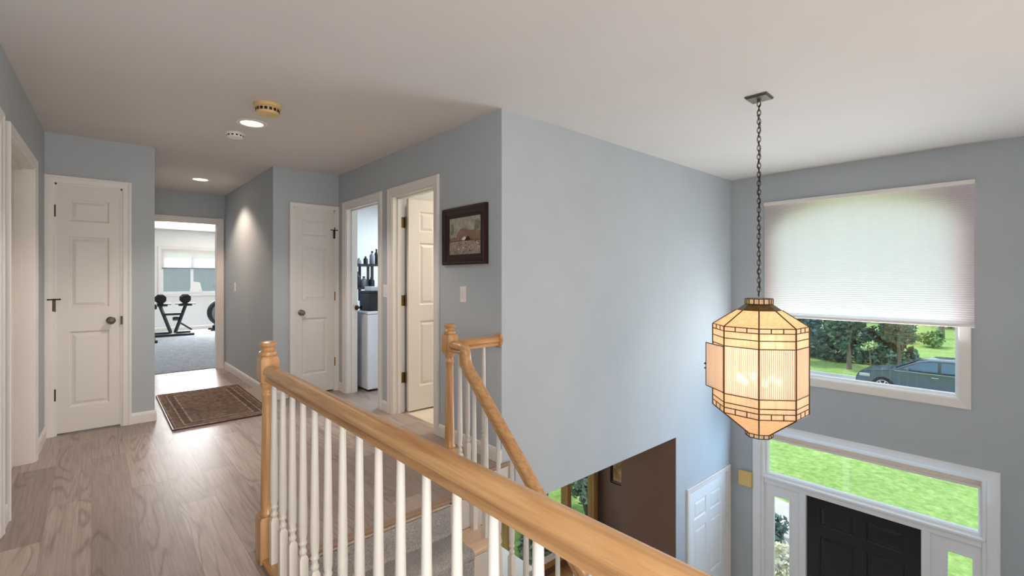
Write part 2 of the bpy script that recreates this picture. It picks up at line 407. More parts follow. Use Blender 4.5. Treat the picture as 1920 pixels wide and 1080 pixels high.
# front wall: arched window above, door unit below
W1 = (.47, 1.975, .2, 1.80, 2.10)      # y0, y1, bottom, spring, crown
DU = (.30, 2.13, ZF, -.455)            # door unit opening
mb = MB(); Q = lambda u, w, a: (a, u, w)
X0, X1 = 5.72, 5.87
run(mb, (-1.4, 2.6), ZF, ZC, .15, [(W1[0], W1[1], W1[2], W1[4])], PX(X0)) if False else None
for (a, b, c, d) in ((-1.4, DU[0], ZF, DU[3]), (DU[1], 4.6, ZF, DU[3]), (-1.4, 4.6, DU[3], W1[2]), (-1.4, W1[0], W1[2], W1[4]), (W1[1], 4.6, W1[2], W1[4]), (-1.4, 4.6, W1[4], ZC)):
    mb.box(X0, X1, a, b, c, d)
yc, hw = (W1[0]+W1[1])/2, (W1[1]-W1[0])/2
def arch(n=16): return [(yc-hw*math.cos(PI*k/n), W1[3]+(W1[4]-W1[3])*math.sin(PI*k/n)) for k in range(n+1)]
A = arch()
mb.prism([(W1[0], W1[4])]+A[:9], X0, X1, Q); mb.prism(A[8:]+[(W1[1], W1[4])], X0, X1, Q)
struct(mb, 'wall_front', M['wall'], 'blue-grey front wall with the shaded window and the entry door')
struct(MB().box(.5, 5.87, -1.4, -1.25, ZF, ZC), 'wall_right', M['wall'])
struct(MB().box(-.9, .5, -1.4, -1.25, SOFF, ZC), 'wall_back', M['wall'])
struct(MB().box(.5, .62, -1.25, 2.46, ZF, SOFF-.001), 'wall_stair', M['wall'])
struct(MB().box(1.1, 1.2, 2.46, 4.6, ZL, SOFF-.001), 'wall_lower_left', M['brown'])
# lower room: brown stub wall, far brown wall, rear wall with patio glazing
struct(MB().box(4.424, 4.43, 2.462, 2.58, ZL, SOFF-.001).box(4.424, 4.55, 2.58, 3.12, ZL, SOFF-.02), 'wall_lower_stub', M['brown'], 'brown wall just inside the lower opening')
struct(MB().box(5.70, 5.82, 2.58, 4.6, ZL, SOFF-.02), 'wall_lower_right', M['brown'], 'dark brown wall holding a small picture')
struct(run(MB(), (1.2, 5.72), ZL, SOFF-.02, T, [(2.7, 5.62, ZL+.12, SOFF-.1)], PY(4.43)), 'wall_lower_back', M['brown'])
# gym shell
struct(run(MB(), (-1.2, 4.6), 0, ZC, T, [(1.24, 3.2, .90, 1.98)], PY(14.0)), 'wall_gym_back', M['whitewall'], 'pale wall behind the exercise equipment')
struct(MB().box(-1.3, -1.2, 7.7, 14.1, 0, ZC), 'wall_gym_left', M['whitewall'])
struct(MB().box(4.5, 4.6, 7.7, 14.1, 0, ZC), 'wall_gym_right', M['whitewall'])
mb = MB(); mb.box(-1.3, .30, 7.7, 7.8, 0, ZC); mb.box(1.53, 4.6, 7.7, 7.8, 0, ZC)
struct(mb, 'wall_gym_front', M['whitewall'])
# bathroom and laundry shells
struct(MB().box(2.22, 4.5, 4.10, 4.18, 0, ZC), 'wall_between', M['whitewall'])
struct(MB().box(4.4, 4.5, 2.58, 6.6, 0, ZC), 'wall_rooms_right', M['whitewall'])
struct(MB().box(2.10, 4.5, 6.5, 6.62, 0, ZC), 'wall_laundry_back', M['whitewall'])
struct(MB().box(2.10, 2.22, 5.9, 6.5, 0, ZC), 'wall_laundry_left', M['whitewall'])
struct(MB().box(2.22, 4.5, 2.58, 2.6, 0, ZC), 'wall_bath', M['whitewall'])
# rooms behind the left doors, closed boxes
struct(MB().box(-2.2, -2.1, -1.4, 5.5, SOFF, ZC), 'wall_bedroom', M['whitewall'])

# ------------------------------------------------------------------ trim
CAS = [(0, 0), (0, .010), (.008, .013), (.035, .015), (.048, .020), (.058, .020), (.062, .016), (.062, 0)]
CASW = [(a*1.2, b) for a, b in CAS]
def casing(name, uL, uR, top, P, prof=CAS, parent=None, z0=0, mat=None):
    mb = MB()
    mb.sweep([lambda a: (uL-a, z0), lambda a: (uL-a, top+a), lambda a: (uR+a, top+a), lambda a: (uR+a, z0)], prof, lambda u, w, b: P(u, -b, w))
    return mb.build(name, mat or M['trim'], parent)
def jamb(uL, uR, top, P, depth, parent, stop=None, z0=0, t=.012, mat=None):
    mb = MB()
    def bx(u0, u1, v0, v1, za, zb):
        i = [mb.pt(P(u, v, z)) for z in (za, zb) for v in (v0, v1) for u in (u0, u1)]
        for q in ((0,2,3,1), (4,5,7,6), (0,1,5,4), (2,6,7,3), (0,4,6,2), (1,3,7,5)): mb.face([i[k] for k in q])
    bx(uL, uL+t, -.002, depth, z0, top); bx(uR-t, uR, -.002, depth, z0, top); bx(uL, uR, -.002, depth, top-t, top)
    if stop is not None:
        bx(uL+t, uL+t+.012, stop, stop+.035, z0, top-t); bx(uR-t-.012, uR-t, stop, stop+.035, z0, top-t); bx(uL+t, uR-t, stop, stop+.035, top-t-.012, top-t)
    return mb.build('jamb', mat or M['trim'], parent)
def base(name, u0, u1, P, h=.095, label=None, e0=0, e1=0):
    prof = [(0, 0), (.013, 0), (.013, h-.025), (.009, h-.008), (.004, h), (0, h)]
    mb = MB(); mb.rings([[P(u0-e0*v, -v, z) for v, z in prof], [P(u1+e1*v, -v, z) for v, z in prof]])
    return struct(mb, name, M['trim'], label)

base('baseboard_left', 0, LEFTD[0]-.062, PL)
base('baseboard_left_near', LEFTD[1]+.062, LEFTN[0]-.062, PL)
base('baseboard_closet', .197+.062, .42, PY(5.27), e1=1)
mb = MB(); prof = [(0, 0), (.013, 0), (.013, .07), (.009, .087), (.004, .095), (0, .095)]
mb.rings([[(.42+v, 5.27-v, z) for v, z in prof], [(.42+v, 7.7, z) for v, z in prof]]); struct(mb, 'baseboard_hall_left', M['trim'])
mb = MB(); mb.rings([[(1.41-v, 5.32-v, z) for v, z in prof], [(1.41-v, 7.69, z) for v, z in prof]]); struct(mb, 'baseboard_hall_right', M['trim'], 'white baseboard along the hall wall')
base('baseboard_linen', 1.41, 1.615-.062, PY(5.32), e0=1)
base('baseboard_picture_far', D1[1]+.075, 5.32, PX(2.10)); base('baseboard_picture_mid', D2[1]+.075, D1[0]-.075, PX(2.10)); base('baseboard_picture', 2.46, D2[0]-.075, PX(2.10))
base('baseboard_gym', -1.2, 4.5, PY(14.0))

# ------------------------------------------------------------------ doors
def leaf(mb, w, h, t, panels, P, z0=0):
    """panelled slab: stiles and rails flat, each panel a moulded recess with a raised field, on both faces"""
    xs = sorted({0, w} | {p[0] for p in panels} | {p[1] for p in panels}); zs = sorted({0, h} | {p[2] for p in panels} | {p[3] for p in panels})
    for side in (0, 1):
        V = lambda u, d, z: P(u, d if side == 0 else t-d, z0+z)
        for i in range(len(xs)-1):
            for j in range(len(zs)-1):
                a, b, c, d = xs[i], xs[i+1], zs[j], zs[j+1]
                if any(p[0]-1e-6 <= a and b <= p[1]+1e-6 and p[2]-1e-6 <= c and d <= p[3]+1e-6 for p in panels): continue
                mb.quad(V(a, 0, c), V(b, 0, c), V(b, 0, d), V(a, 0, d))
        for (a, b, c, d) in panels:
            st = [(0, 0), (.006, .003), (.012, .010), (.020, .011), (.040, .004), (.044, .003)]
            rr = [[V(a+i, q, c+i), V(b-i, q, c+i), V(b-i, q, d-i), V(a+i, q, d-i)] for i, q in st]
            R = [[mb.pt(p) for p in r] for r in rr]
            for k in range(len(R)-1):
                for e in range(4): mb.face([R[k][e], R[k][(e+1) % 4], R[k+1][(e+1) % 4], R[k+1][e]])
            mb.face(R[-1])
    for (a, b, c, d) in (((0,0),(w,0),(w,t),(0,t)),):
        mb.quad(P(0,0,z0), P(w,0,z0), P(w,t,z0), P(0,t,z0)); mb.quad(P(0,0,z0+h), P(w,0,z0+h), P(w,t,z0+h), P(0,t,z0+h))
        mb.quad(P(0,0,z0), P(0,t,z0), P(0,t,z0+h), P(0,0,z0+h)); mb.quad(P(w,0,z0), P(w,t,z0), P(w,t,z0+h), P(w,0,z0+h))
    return mb
def three(w): return [(.078, w-.078, 1.72, 1.905), (.078, w-.078, 1.01, 1.60), (.078, w-.078, .20, .82)]
def six(w, h=2.02):
    s, c = .115, .1; m = (w-c)/2
    rows = [(h-.32, h-.12), (h-1.02, h-.42), (.22, h-1.17)]
    return [(a, b, r[0], r[1]) for r in rows for a, b in ((s, m), (m+c, w-s))]
def knob(P, u, v, z, parent, mat=None, sgn=-1):
    """round knob with a rosette, axis along the wall normal"""
    mb = MB(); c = Vector(P(u, v, z)); n = Vector(P(u, v+sgn, z))-c; q = n.to_track_quat('Z', 'Y').to_matrix().to_4x4(); q.translation = c
    mb.T = q
    mb.lathe([(.032, 0), (.032, .004), (.022, .009), (.011, .012), (.010, .030), (.018, .036), (.027, .046), (.029, .056), (.024, .066), (.010, .071), (0, .072)], n=24)
    return mb.build('knob', mat or M['pewter'], parent, smooth=True, label=None)
def hinge(P, u, v, z, parent, mat=None, h=.09, wleaf=0):
    mb = MB(); c = P(u, v, z)
    mb.lathe([(.0, -h/2-.006), (.004, -h/2-.004), (.0065, -h/2), (.0065, h/2), (.004, h/2+.004), (0, h/2+.006)], c, 10)
    if wleaf:
        i = [mb.pt(P(u+a, v+b, z+d)) for d in (-h/2, h/2) for b in (.0, wleaf) for a in (-.0025, .0025)]
        for q in ((0,2,3,1), (4,5,7,6), (0,1,5,4), (2,6,7,3), (0,4,6,2), (1,3,7,5)): mb.face([i[k] for k in q])
    return mb.build('hinge', mat or M['brass'], parent)
def latch(P, u, v, z, parent):
    """T-shaped high latch: a cross pin and a hanging plate"""
    mb = MB(); mb.tube([P(u-.035, v-.012, z), P(u+.035, v-.012, z)], .005, 8)
    for s in (-1, 1): mb.ball(P(u+s*.035, v-.012, z), .007, 8)
    i = [mb.pt(P(u+a, v+b, z+d)) for d in (-.095, .006) for b in (-.010, 0) for a in (-.010, .010)]
    for q in ((0,2,3,1), (4,5,7,6), (0,1,5,4), (2,6,7,3), (0,4,6,2), (1,3,7,5)): mb.face([i[k] for k in q])
    return mb.build('latch', M['bronze'], parent)

# door_1: narrow closet door on the left
d = thing('door_1', (-.015, 5.27, 0), 'narrow white three-panel closet door with knob on its right edge, beside the left wall', 'door', kind='structure')
casing('casing', -.222, .197, 2.04, PY(5.27), parent=d); jamb(-.222, .197, 2.04, PY(5.27), .11, d)
leaf(MB(), .409, 2.012, .035, three(.409), lambda u, v, z: (-.2175+u, 5.275+v, z), z0=.016).build('door_leaf', M['doorw'], d)
knob(PY(5.275), .122, 0, .912, d)
for z in (1.815, 1.05, .33): hinge(PY(5.27), -.222, -.006, z, d, M['bronze'])
latch(PY(5.27), -.226, -.004, 1.10, d)
MB().box(.185, .2, 5.258, 5.2745, .875, .945).build('strike_plate', M['bronze'], d)
# door_2: second narrow closet door
d = thing('door_2', (1.835, 5.32, 0), 'narrow white three-panel closet door with knob on its left edge, in the far landing corner', 'door', kind='structure')
casing('casing', 1.615, 2.055, 2.04, PY(5.32), parent=d, prof=[(a*.72, b) for a, b in CAS]); jamb(1.615, 2.055, 2.04, PY(5.32), .11, d)
leaf(MB(), .43, 2.012, .035, three(.43), lambda u, v, z: (1.62+u, 5.325+v, z), z0=.016).build('door_leaf', M['doorw'], d)
knob(PY(5.325), 1.69, 0, .90, d)
for z in (1.80, 1.07, .33): hinge(PY(5.32), 2.055, -.006, z, d)
latch(PY(5.32), 2.045, -.004, 1.815, d)
# doorway to the exercise room
d = thing('door_3', (.91, 7.7, 0), 'open doorway with pale casing at the end of the hall', 'doorway', kind='structure')
casing('casing', .5, 1.322, 2.035, PY(7.7), parent=d, prof=CASW); jamb(.5, 1.322, 2.035, PY(7.7), .12, d)
# laundry doorway and bathroom door
d = thing('door_4', (2.10, 4.7, 0), 'white-cased doorway to the laundry room, next to the narrow closet door', 'doorway', kind='structure')
casing('casing', D1[0], D1[1], 2.04, PX(2.10), parent=d, prof=CASW); jamb(D1[0], D1[1], 2.04, PX(2.10), .12, d, stop=.05)
knob(PX(2.10), 5.06, .155, .945, d, M['bronze'], sgn=-1)
d = thing('door_5', (2.10, 3.67, 0), 'white-cased doorway with a six-panel door swung open inside, beside the framed picture', 'door', kind='structure')
casing('casing', D2[0], D2[1], 2.04, PX(2.10), parent=d, prof=CASW); jamb(D2[0], D2[1], 2.04, PX(2.10), .12, d, stop=.045)
leaf(MB(), .70, 2.012, .035, six(.70), lambda u, v, z: (2.232+u, 3.968+v, z), z0=.014).build('door_leaf', M['doorw'], d)
for z in (1.80, 1.06, .33): hinge(lambda u, v, z: (2.222+u, 4.003-v, z), 0, 0, z, d, h=.10, wleaf=.0) ; 
for z in (1.80, 1.06, .33): MB().box(2.155, 2.222, 4.018, 4.0225, z-.05, z+.05).build('hinge_leaf', M['brass'], d)
# left wall doors
for k, (a, b) in enumerate((LEFTD, LEFTN)):
    mid = PL((a+b)/2, 0, 0)
    d = thing('door_%d' % (6+k), mid, ['white door set back in its casing on the left wall', 'white door casing at the very left edge of the landing'][k], 'door', kind='structure')
    casing('casing', a, b, 2.03, PL, parent=d); jamb(a, b, 2.03, PL, .12, d, stop=.055)
    leaf(MB(), b-a-.03, 2.005, .035, six(b-a-.03), lambda u, v, z, a=a: PL(a+.015+u, .09+v, z), z0=.008).build('door_leaf', M['doorw'], d)
    MB().prism([(0, 0), (.02, 0), (.02, .09), (0, .09)], 0, .012, lambda u, w, q, b=b: PL(b-.02+u-.012, .03+q, .87+w)).build('strike_plate', M['bronze'], d)
# foyer closet door below, six panel
d = thing('door_8', (5.15, 2.46, ZF), 'white six-panel door at the bottom of the foyer wall', 'door', kind='structure')
casing('casing', 4.70, 5.60, -1.0, PY(2.46), parent=d, prof=CAS, z0=ZF); jamb(4.70, 5.60, -1.0, PY(2.46), .11, d, z0=ZF)
leaf(MB(), .872, 2.03, .035, six(.872, 2.03), lambda u, v, z: (4.714+u, 2.468+v, z), z0=ZF+.006).build('door_leaf', M['vinyl'], d)

# ------------------------------------------------------------------ front entry
d = thing('door_9', (5.72, 1.205, ZF), 'black six-panel front door under the wide transom', 'door', kind='structure')
leaf(MB(), .936, 2.0, .044, six(.936, 2.0), lambda u, v, z: (5.765+v, .737+u, z), z0=ZF+.015).build('door_leaf', M['blackdoor'], d)
prof = [(0, 0), (0, .014), (.02, .018), (.06, .022), (.078, .022), (.082, .016), (.082, 0)]
casing('casing', DU[0], DU[1], DU[3], PX(5.72), parent=d, prof=prof, z0=ZF, mat=M['vinyl'])
mb = MB()
mb.box(5.722, 5.86, DU[0], DU[0]+.03, ZF, DU[3]); mb.box(5.722, 5.86, DU[1]-.03, DU[1], ZF, DU[3]); mb.box(5.722, 5.86, DU[0]+.03, DU[1]-.03, DU[3]-.025, DU[3])
mb.build('jamb', M['vinyl'], d)
mb = MB(); mb.box(5.735, 5.85, DU[0]+.03, DU[1]-.03, -1.062, -1.0); mb.box(5.71, 5.85, DU[0]+.01, DU[1]-.01, -1.0, -.975)
mb.build('transom_bar', M['vinyl'], d, bevel=.004)
for y0, y1 in ((1.679, 1.742), (.668, .731)): MB().box(5.735, 5.85, y0, y1, ZF, -1.062).build('mullion_post', M['vinyl'], d, bevel=.004)
w = thing('window_3', (5.79, 1.215, -.975), 'wide transom window over the black front door, filled with green lawn', 'window', kind='structure')
mb = MB(); mb.sweep([lambda a: (DU[0]+.03+a, -.975+a), lambda a: (DU[1]-.03-a, -.975+a), lambda a: (DU[1]-.03-a, DU[3]-.025-a), lambda a: (DU[0]+.03+a, DU[3]-.025-a)],
    [(0, .03), (.02, .03), (.03, .01), (.03, -.03), (0, -.03)], lambda u, z, b: (5.80-b, u, z), closed=True); mb.build('sash', M['vinyl'], w)
MB().box(5.798, 5.802, DU[0]+.05, DU[1]-.05, -.95, DU[3]-.05).build('pane', M['glass'], w)
for k, (y0, y1, g0, g1) in enumerate(((1.742, 2.10, 1.838, 2.008), (.33, .668, .384, .560))):
    w = thing('window_%d' % (4+k), (5.79, (y0+y1)/2, ZF), ['narrow sidelight beside the front door, nearer the foyer corner', 'narrow sidelight beside the front door, farther from the foyer corner'][k], 'window', kind='structure')
    mb = MB(); mb.box(5.76, 5.80, y0, g0, ZF, -1.062); mb.box(5.76, 5.80, g1, y1, ZF, -1.062); mb.box(5.76, 5.80, g0, g1, -1.18, -1.062); mb.box(5.76, 5.80, g0, g1, ZF, ZF+.35)
    mb.build('panel', M['vinyl'], w)
    mb = MB(); mb.sweep([lambda a: (g0+a, ZF+.35+a), lambda a: (g1-a, ZF+.35+a), lambda a: (g1-a, -1.18-a), lambda a: (g0+a, -1.18-a)], [(-.012, 0), (-.012, .006), (0, .008), (.008, .002), (.008, -.02), (0, -.02)], lambda u, z, b: (5.76-b, u, z), closed=True)
    mb.build('glass_bead', M['vinyl'], w)
    MB().box(5.778, 5.782, g0, g1, ZF+.35, -1.18).build('pane', M['glass'], w)
# roller blind pulled up at the transom
d = thing('roller_blind', (5.74, 1.215, -.53), 'pale roller blind rolled up under the transom head', 'blind')
MB().lathe([(.0, DU[0]+.035), (.022, DU[0]+.036), (.022, DU[1]-.036), (0, DU[1]-.035)], (5.748, 0, -.508), 20, 'y').build('fabric_roll', M['shade'], d, smooth=True)
MB().box(5.735, 5.762, DU[0]+.04, DU[1]-.04, -.553, -.531).build('bottom_rail', M['trim'], d, bevel=.003)
for y in (DU[0]+.031, DU[1]-.035): MB().box(5.724, 5.775, y, y+.004, -.545, -.481).build('bracket', M['vinyl'], d)
# door chime box
d = thing('door_chime', (5.72, 2.288, -1.062), 'yellowed door chime box on the wall beside the entry door frame', 'door chime')
MB().box(5.668, 5.712, 2.213, 2.363, -1.147, -.977).build('cover', M['chime'], d, bevel=.008)
MB().box(5.712, 5.72, 2.22, 2.356, -1.14, -.984).build('back_plate', M['brass'], d)

# ------------------------------------------------------------------ arched window and its shade
w = thing('window_1', (5.72, yc, W1[2]), 'large foyer window with a car on the street beyond, half covered by a shade', 'window', kind='structure')
mb = MB(); mb.sweep([lambda a: (W1[0]-a, 1.75), lambda a: (W1[0]-a, W1[2]-a), lambda a: (W1[1]+a, W1[2]-a), lambda a: (W1[1]+a, 1.75)], [(0,0),(0,.012),(.03,.016),(.062,.02),(.072,.02),(.075,.015),(.075,0)], lambda u, z, b: (5.72-b, u, z))
mb.build('casing', M['trim'], w)
mb = MB()
inner = [(W1[0], W1[2]), (W1[0], W1[3])]+arch()[1:-1]+[(W1[1], W1[3]), (W1[1], W1[2])]
def inset(p, q):
    out = []
    for (y, z) in p:
        cy, cz = yc, 1.1
        out.append((cy+(y-cy)*(1-q/hw), z-q if z > 1.5 else z+q))
    return out
in2 = inset(inner, .035)
def ringstrip(mb, A_, B_, x): 
    n = len(A_)
    for i in range(n):
        j = (i+1) % n
        mb.quad((x, *A_[i]), (x, *A_[j]), (x, *B_[j]), (x, *B_[i]))
mb.rings([[(x, y, z) for (y, z) in poly] for poly, x in ((inner, 5.78), (in2, 5.78), (in2, 5.83), (inner, 5.83))], closed=True)
mb.rings([[(x, y, z) for (y, z) in poly] for poly, x in ((inner, 5.722), (inset(inner, .012), 5.722), (inset(inner, .012), 5.78), (inner, 5.78))], closed=True)
mb.build('sash', M['vinyl'], w)
mb = MB(); mb.prism(in2, 5.803, 5.807, Q); mb.build('pane', M['glass'], w)
d = thing('cellular_shade', (5.70, 1.22, .85), 'off-white cellular shade lowered halfway over the big foyer window', 'window shade')
mb = MB(); y0, y1, zb, zt = .372, 2.065, .87, 2.085
n = 124; pts = [(5.655 - (.0022 if k % 2 else 0), zb+(zt-zb)*k/n) for k in range(n+1)]
for k in range(n): mb.quad((pts[k][0], y0, pts[k][1]), (pts[k][0], y1, pts[k][1]), (pts[k+1][0], y1, pts[k+1][1]), (pts[k+1][0], y0, pts[k+1][1]))
mb.build('shade_fabric', M['shade'], d)
MB().box(5.64, 5.719, y0-.004, y1+.004, zt, 2.122).build('head_rail', M['trim'], d, bevel=.004)
MB().box(5.64, 5.672, y0-.002, y1+.002, .845, .872).build('bottom_rail', M['trim'], d, bevel=.004)

# ------------------------------------------------------------------ gym window
w = thing('window_2', (2.2, 14.0, .9), 'bright window of the exercise room with a shade over its upper half', 'window', kind='structure')
mb = MB(); mb.sweep([lambda a: (1.24-a, .9-a), lambda a: (3.2+a, .9-a), lambda a: (3.2+a, 1.98+a), lambda a: (1.24-a, 1.98+a)], CAS, lambda u, z, b: (u, 14.0-b, z), closed=True); mb.build('casing', M['trim'], w)
mb = MB()
for a, b in ((1.24, 1.285), (1.83, 1.89), (2.5, 2.55), (3.15, 3.2)): mb.box(a, b, 14.03, 14.07, .9, 1.98)
for a, b in ((.9, .95), (1.93, 1.98)): mb.box(1.24, 3.2, 14.032, 14.068, a, b)
mb.build('sash', M['vinyl'], w)
MB().box(1.25, 3.19, 14.048, 14.052, .92, 1.96).build('pane', M['glass'], w)
mb = MB(); mb.quad((1.25, 14.075, .92), (3.19, 14.075, .92), (3.19, 14.075, 1.52), (1.25, 14.075, 1.52)); mb.build('insect_screen', M['screen'], w)
d = thing('gym_shade', (2.2, 14.0, 1.5), 'white shade over the upper half of the exercise room window', 'window shade')
for a, b in ((1.26, 1.85), (1.87, 2.52), (2.54, 3.18)):
    mb = MB(); mb.quad((a, 13.992, 1.53), (b, 13.992, 1.53), (b, 13.992, 1.97), (a, 13.992, 1.97)); mb.build('shade_fabric', M['shade'], d)
MB().box(1.25, 3.19, 13.985, 14.0, 1.505, 1.53).build('bottom_rail', M['greyp'], d)

# ------------------------------------------------------------------ stairs
NR, RI, GO = 15, .2033, .222
Y0 = 2.27
st = thing('staircase', (1.2, Y0, 0), 'carpeted staircase descending from the landing between the two railings', 'staircase')
for k in range(1, NR):
    z = -RI*k; ya, yb = Y0-GO*(k-1), Y0-GO*k
    MB().box(.66, 1.735, yb-.022, ya-.018, z-.028, z).build('tread', M['tread'], st, bevel=.006)
for k in range(1, NR+1):
    z = -RI*k; y = Y0-GO*(k-1)
    MB().box(.66, 1.715, y-.018, y, z, z+RI-.03).build('riser', M['balw'], st)
mb = MB(); prof = []
for k in range(0, NR):
    z = -RI*k; y = Y0-GO*k
    if k: prof += [(y-.024, z-.032), (y-.036, z-.02), (y-.036, z-.002), (y-.022, z+.014), (y-.01, z+.014)][::-1] if False else []
def runner():
    top, bot = [], []
    y, z = Y0-.019, -.03
    path = [(Y0-.030, -.032)]
    for k in range(1, NR):
        zt_, yf = -RI*k, Y0-GO*k
        path += [(Y0-GO*(k-1)-.030, zt_+.03), (Y0-GO*(k-1)-.040, zt_+.016), (yf-.010, zt_+.014), (yf-.026, zt_+.010), (yf-.036, zt_-.006), (yf-.036, zt_-.024), (yf-.030, zt_-.036)]
    back = []
    for k in range(NR-1, 0, -1):
        zt_, yf = -RI*k, Y0-GO*k
        back += [(yf-.019, zt_-.036), (yf-.023, zt_-.024), (yf-.023, zt_), (Y0-GO*(k-1)-.019, zt_+.001)]
    back += [(Y0-.019, -.032)]
    return path, back
pa, bk = runner()
mb = MB()
xa, xb = .665, 1.53
# runner as a strip of front quads plus side walls
for i in range(len(pa)-1):
    mb.quad((xa, *pa[i]), (xb, *pa[i]), (xb, *pa[i+1]), (xa, *pa[i+1]))
for x in (xa, xb):
    ids = [mb.pt((x, *p)) for p in pa+bk]; mb.face(ids)
mb.build('carpet_runner', M['carpet'], st, smooth=False)
# side stringer, stepped underside
poly = [(Y0, -.02)]
for k in range(1, NR): poly += [(Y0-GO*(k-1), -RI*k-.03), (Y0-GO*k, -RI*k-.03)]
poly = [(Y0, -.03)]
for k in range(1, NR): poly += [(Y0-GO*(k-1), -RI*k-.028), (Y0-GO*k, -RI*k-.028)]
poly += [(Y0-GO*(NR-1), ZF), (Y0-GO*(NR-1)+.25, ZF), (Y0, -.42)]
MB().prism(poly, 1.69, 1.715, Q).build('stringer', M['balw'], st)
MB().prism(poly, .645, .66, Q).build('stringer', M['balw'], st)
# oak nosing along the landing edge, white fascia below it
mb = MB(); mb.box(.64, 1.745, 2.24, 2.285, -.014, .003); mb.box(1.722, 1.745, 2.285, 2.44, -.014, .003); mb.box(1.745, 2.14, 2.428, 2.455, -.014, .003)
struct(mb, 'trim_1', M['nosing'], 'thin brown nosing along the edge of the landing', bevel=.004)
struct(MB().box(.665, 1.53, 2.243, 2.262, -.034, -.016), 'trim_3', M['backing'], 'pale raw carpet edge under the landing nosing', bevel=.006)
mb = MB(); mb.box(1.722, 2.14, 2.44, 2.461, SOFF, -.024); mb.box(1.72, 1.739, 2.27, 2.44, SOFF, -.024); mb.box(.62, .645, -1.25, 2.27, SOFF, -.024)
struct(mb, 'trim_2', M['balw'], 'white fascia below the landing edge')

# ------------------------------------------------------------------ railings
NEW = [(.041, 0, 's'), (.041, .185, 's'), (.036, .196, 's')]
def newel(parent, c, base_h=.2):
    n = bpy.data.objects.new('newel_post', None)
    mb = MB(); x, y, z = c
    mb.sq([(.042, 0), (.042, base_h-.012), (.034, base_h)], c)
    o = z
    mb.lathe([(.032, base_h-.002), (.036, base_h+.006), (.036, base_h+.014), (.031, base_h+.022), (.0315, base_h+.06), (.024, .70), (.0235, .735), (.029, .742), (.029, .750), (.0235, .757), (.0235, .772), (.033, .786), (.034, .794), (.030, .80)], c, 24)
    mb.sq([(.030, .798), (.038, .812), (.038, .905), (.030, .918)], c)
    p = mb.build('newel_post', M['oakz'], parent, smooth=True)
    MB().lathe([(.030, .916), (.036, .922), (.038, .930), (.036, .938), (.027, .944), (.023, .953), (.026, .960), (.036, .966), (.038, .973), (.034, .981), (.020, .985), (0, .986)], c, 24).build('finial', M['oakz'], p, smooth=True)
    return p
def baluster(parent, x, y, z0, z1):
    h = z1-z0; b = .20 if h > .6 else .2
    mb = MB()
    mb.sq([(.0155, 0), (.0155, b-.012), (.010, b)], (x, y, z0))
    mb.lathe([(.010, b-.004), (.0145, b+.008), (.0155, b+.014), (.011, b+.022), (.0105, b+.034), (.0155, b+.042), (.0155, b+.047), (.012, b+.053), (.0155, b+.075), (.0165, b+.14), (.0135, b+.36 if h > .65 else b+.25), (.0105, h)], (x, y, z0), 12)
    return mb.build('baluster', M['balw'], parent, smooth=True)
LOAF = [(-.022, -.034), (-.024, -.022), (-.017, -.014), (-.030, -.004), (-.032, .006), (-.029, .018), (-.020, .028), (-.008, .033), (.008, .033), (.020, .028), (.029, .018), (.032, .006), (.030, -.004), (.017, -.014), (.024, -.022), (.022, -.034)]
def handrail(mb, path, flat=True):
    """sweep the moulded rail section along a path; the section stays upright across the path"""
    path = [Vector(p) for p in path]; rs = []; m = len(path); side0 = None
    for k, p in enumerate(path):
        t = path[min(k+1, m-1)]-path[max(k-1, 0)]; t.normalize()
        if side0 is None: side0 = t.cross(Vector((0,0,1))).normalized()
        side = side0 if flat else t.cross(Vector((0,0,1))).normalized()
        up = side.cross(t).normalized()
        rs.append([p+side*a+up*b for a, b in LOAF])
    return mb.rings(rs)
# near railing along the landing edge
nx = .598
g = thing('near_railing', (nx, 2.335, 0), 'oak and white balustrade guarding the near landing edge, running out of the picture bottom', 'railing')
newel(g, (nx, 2.335, 0))
handrail(MB(), [(nx, 2.305, .845), (nx, 1.2, .845), (nx, -1.2, .845)]).build('handrail', M['oaky'], g, smooth=True)
MB().box(nx-.035, nx+.035, -1.22, 2.295, 0, .022).build('shoe_rail', M['oaky'], g, bevel=.006)
for k in range(22): baluster(g, nx, 2.24-.1262*k, .022, .815)
# far railing: wall piece, newel, gooseneck and the run down the stairs
fx = 1.69
g = thing('stair_railing', (fx, 2.485, 0), 'oak and white stair railing with gooseneck, descending from the newel near the framed picture', 'railing')
newel(g, (fx, 2.485, 0))
SL = .925
def curve(a, b, c, n=6):
    a, b, c = Vector(a), Vector(b), Vector(c)
    return [(a*(1-t)**2+b*2*t*(1-t)+c*t*t) for t in [k/n for k in range(n+1)]]
zr = .845
y_s, z_s = 2.235, .70
pth = [(fx, 2.455, zr), (fx, 2.39, zr)] + curve((fx, 2.355, zr), (fx, 2.318, zr), (fx, 2.315, zr-.045), 5) + curve((fx, 2.312, .775), (fx, 2.308, .735), (fx, y_s, z_s-.02), 6) + [(fx, y_s-k*.4, z_s-.02-k*.4*SL) for k in range(1, 7)]
handrail(MB(), pth).build('handrail', M['oaky'], g, smooth=True)
handrail(MB(), [(fx+.03, 2.485, zr), (2.06, 2.487, zr), (2.078, 2.487, zr)]).build('wall_rail', M['oakx'], g, smooth=True)
MB().lathe([(.0, 2.078), (.046, 2.079), (.05, 2.083), (.05, 2.094), (.045, 2.0995), (0, 2.0998)], (0, 2.487, zr), 28, 'x').build('rosette', M['oakx'], g, smooth=True)
for x in (1.83, 1.965): baluster(g, x, 2.486, 0, zr-.03)
baluster(g, fx, 2.375, .0, zr-.03)
for k in range(1, NR-1):
    z = -RI*k
    for j in (0, 1):
        y = Y0-GO*(k-1)-.055-.111*j
        zt_ = z_s-.02-.034-(y_s-y)*SL
        baluster(g, fx-.012, y, z+.001, zt_-.008)

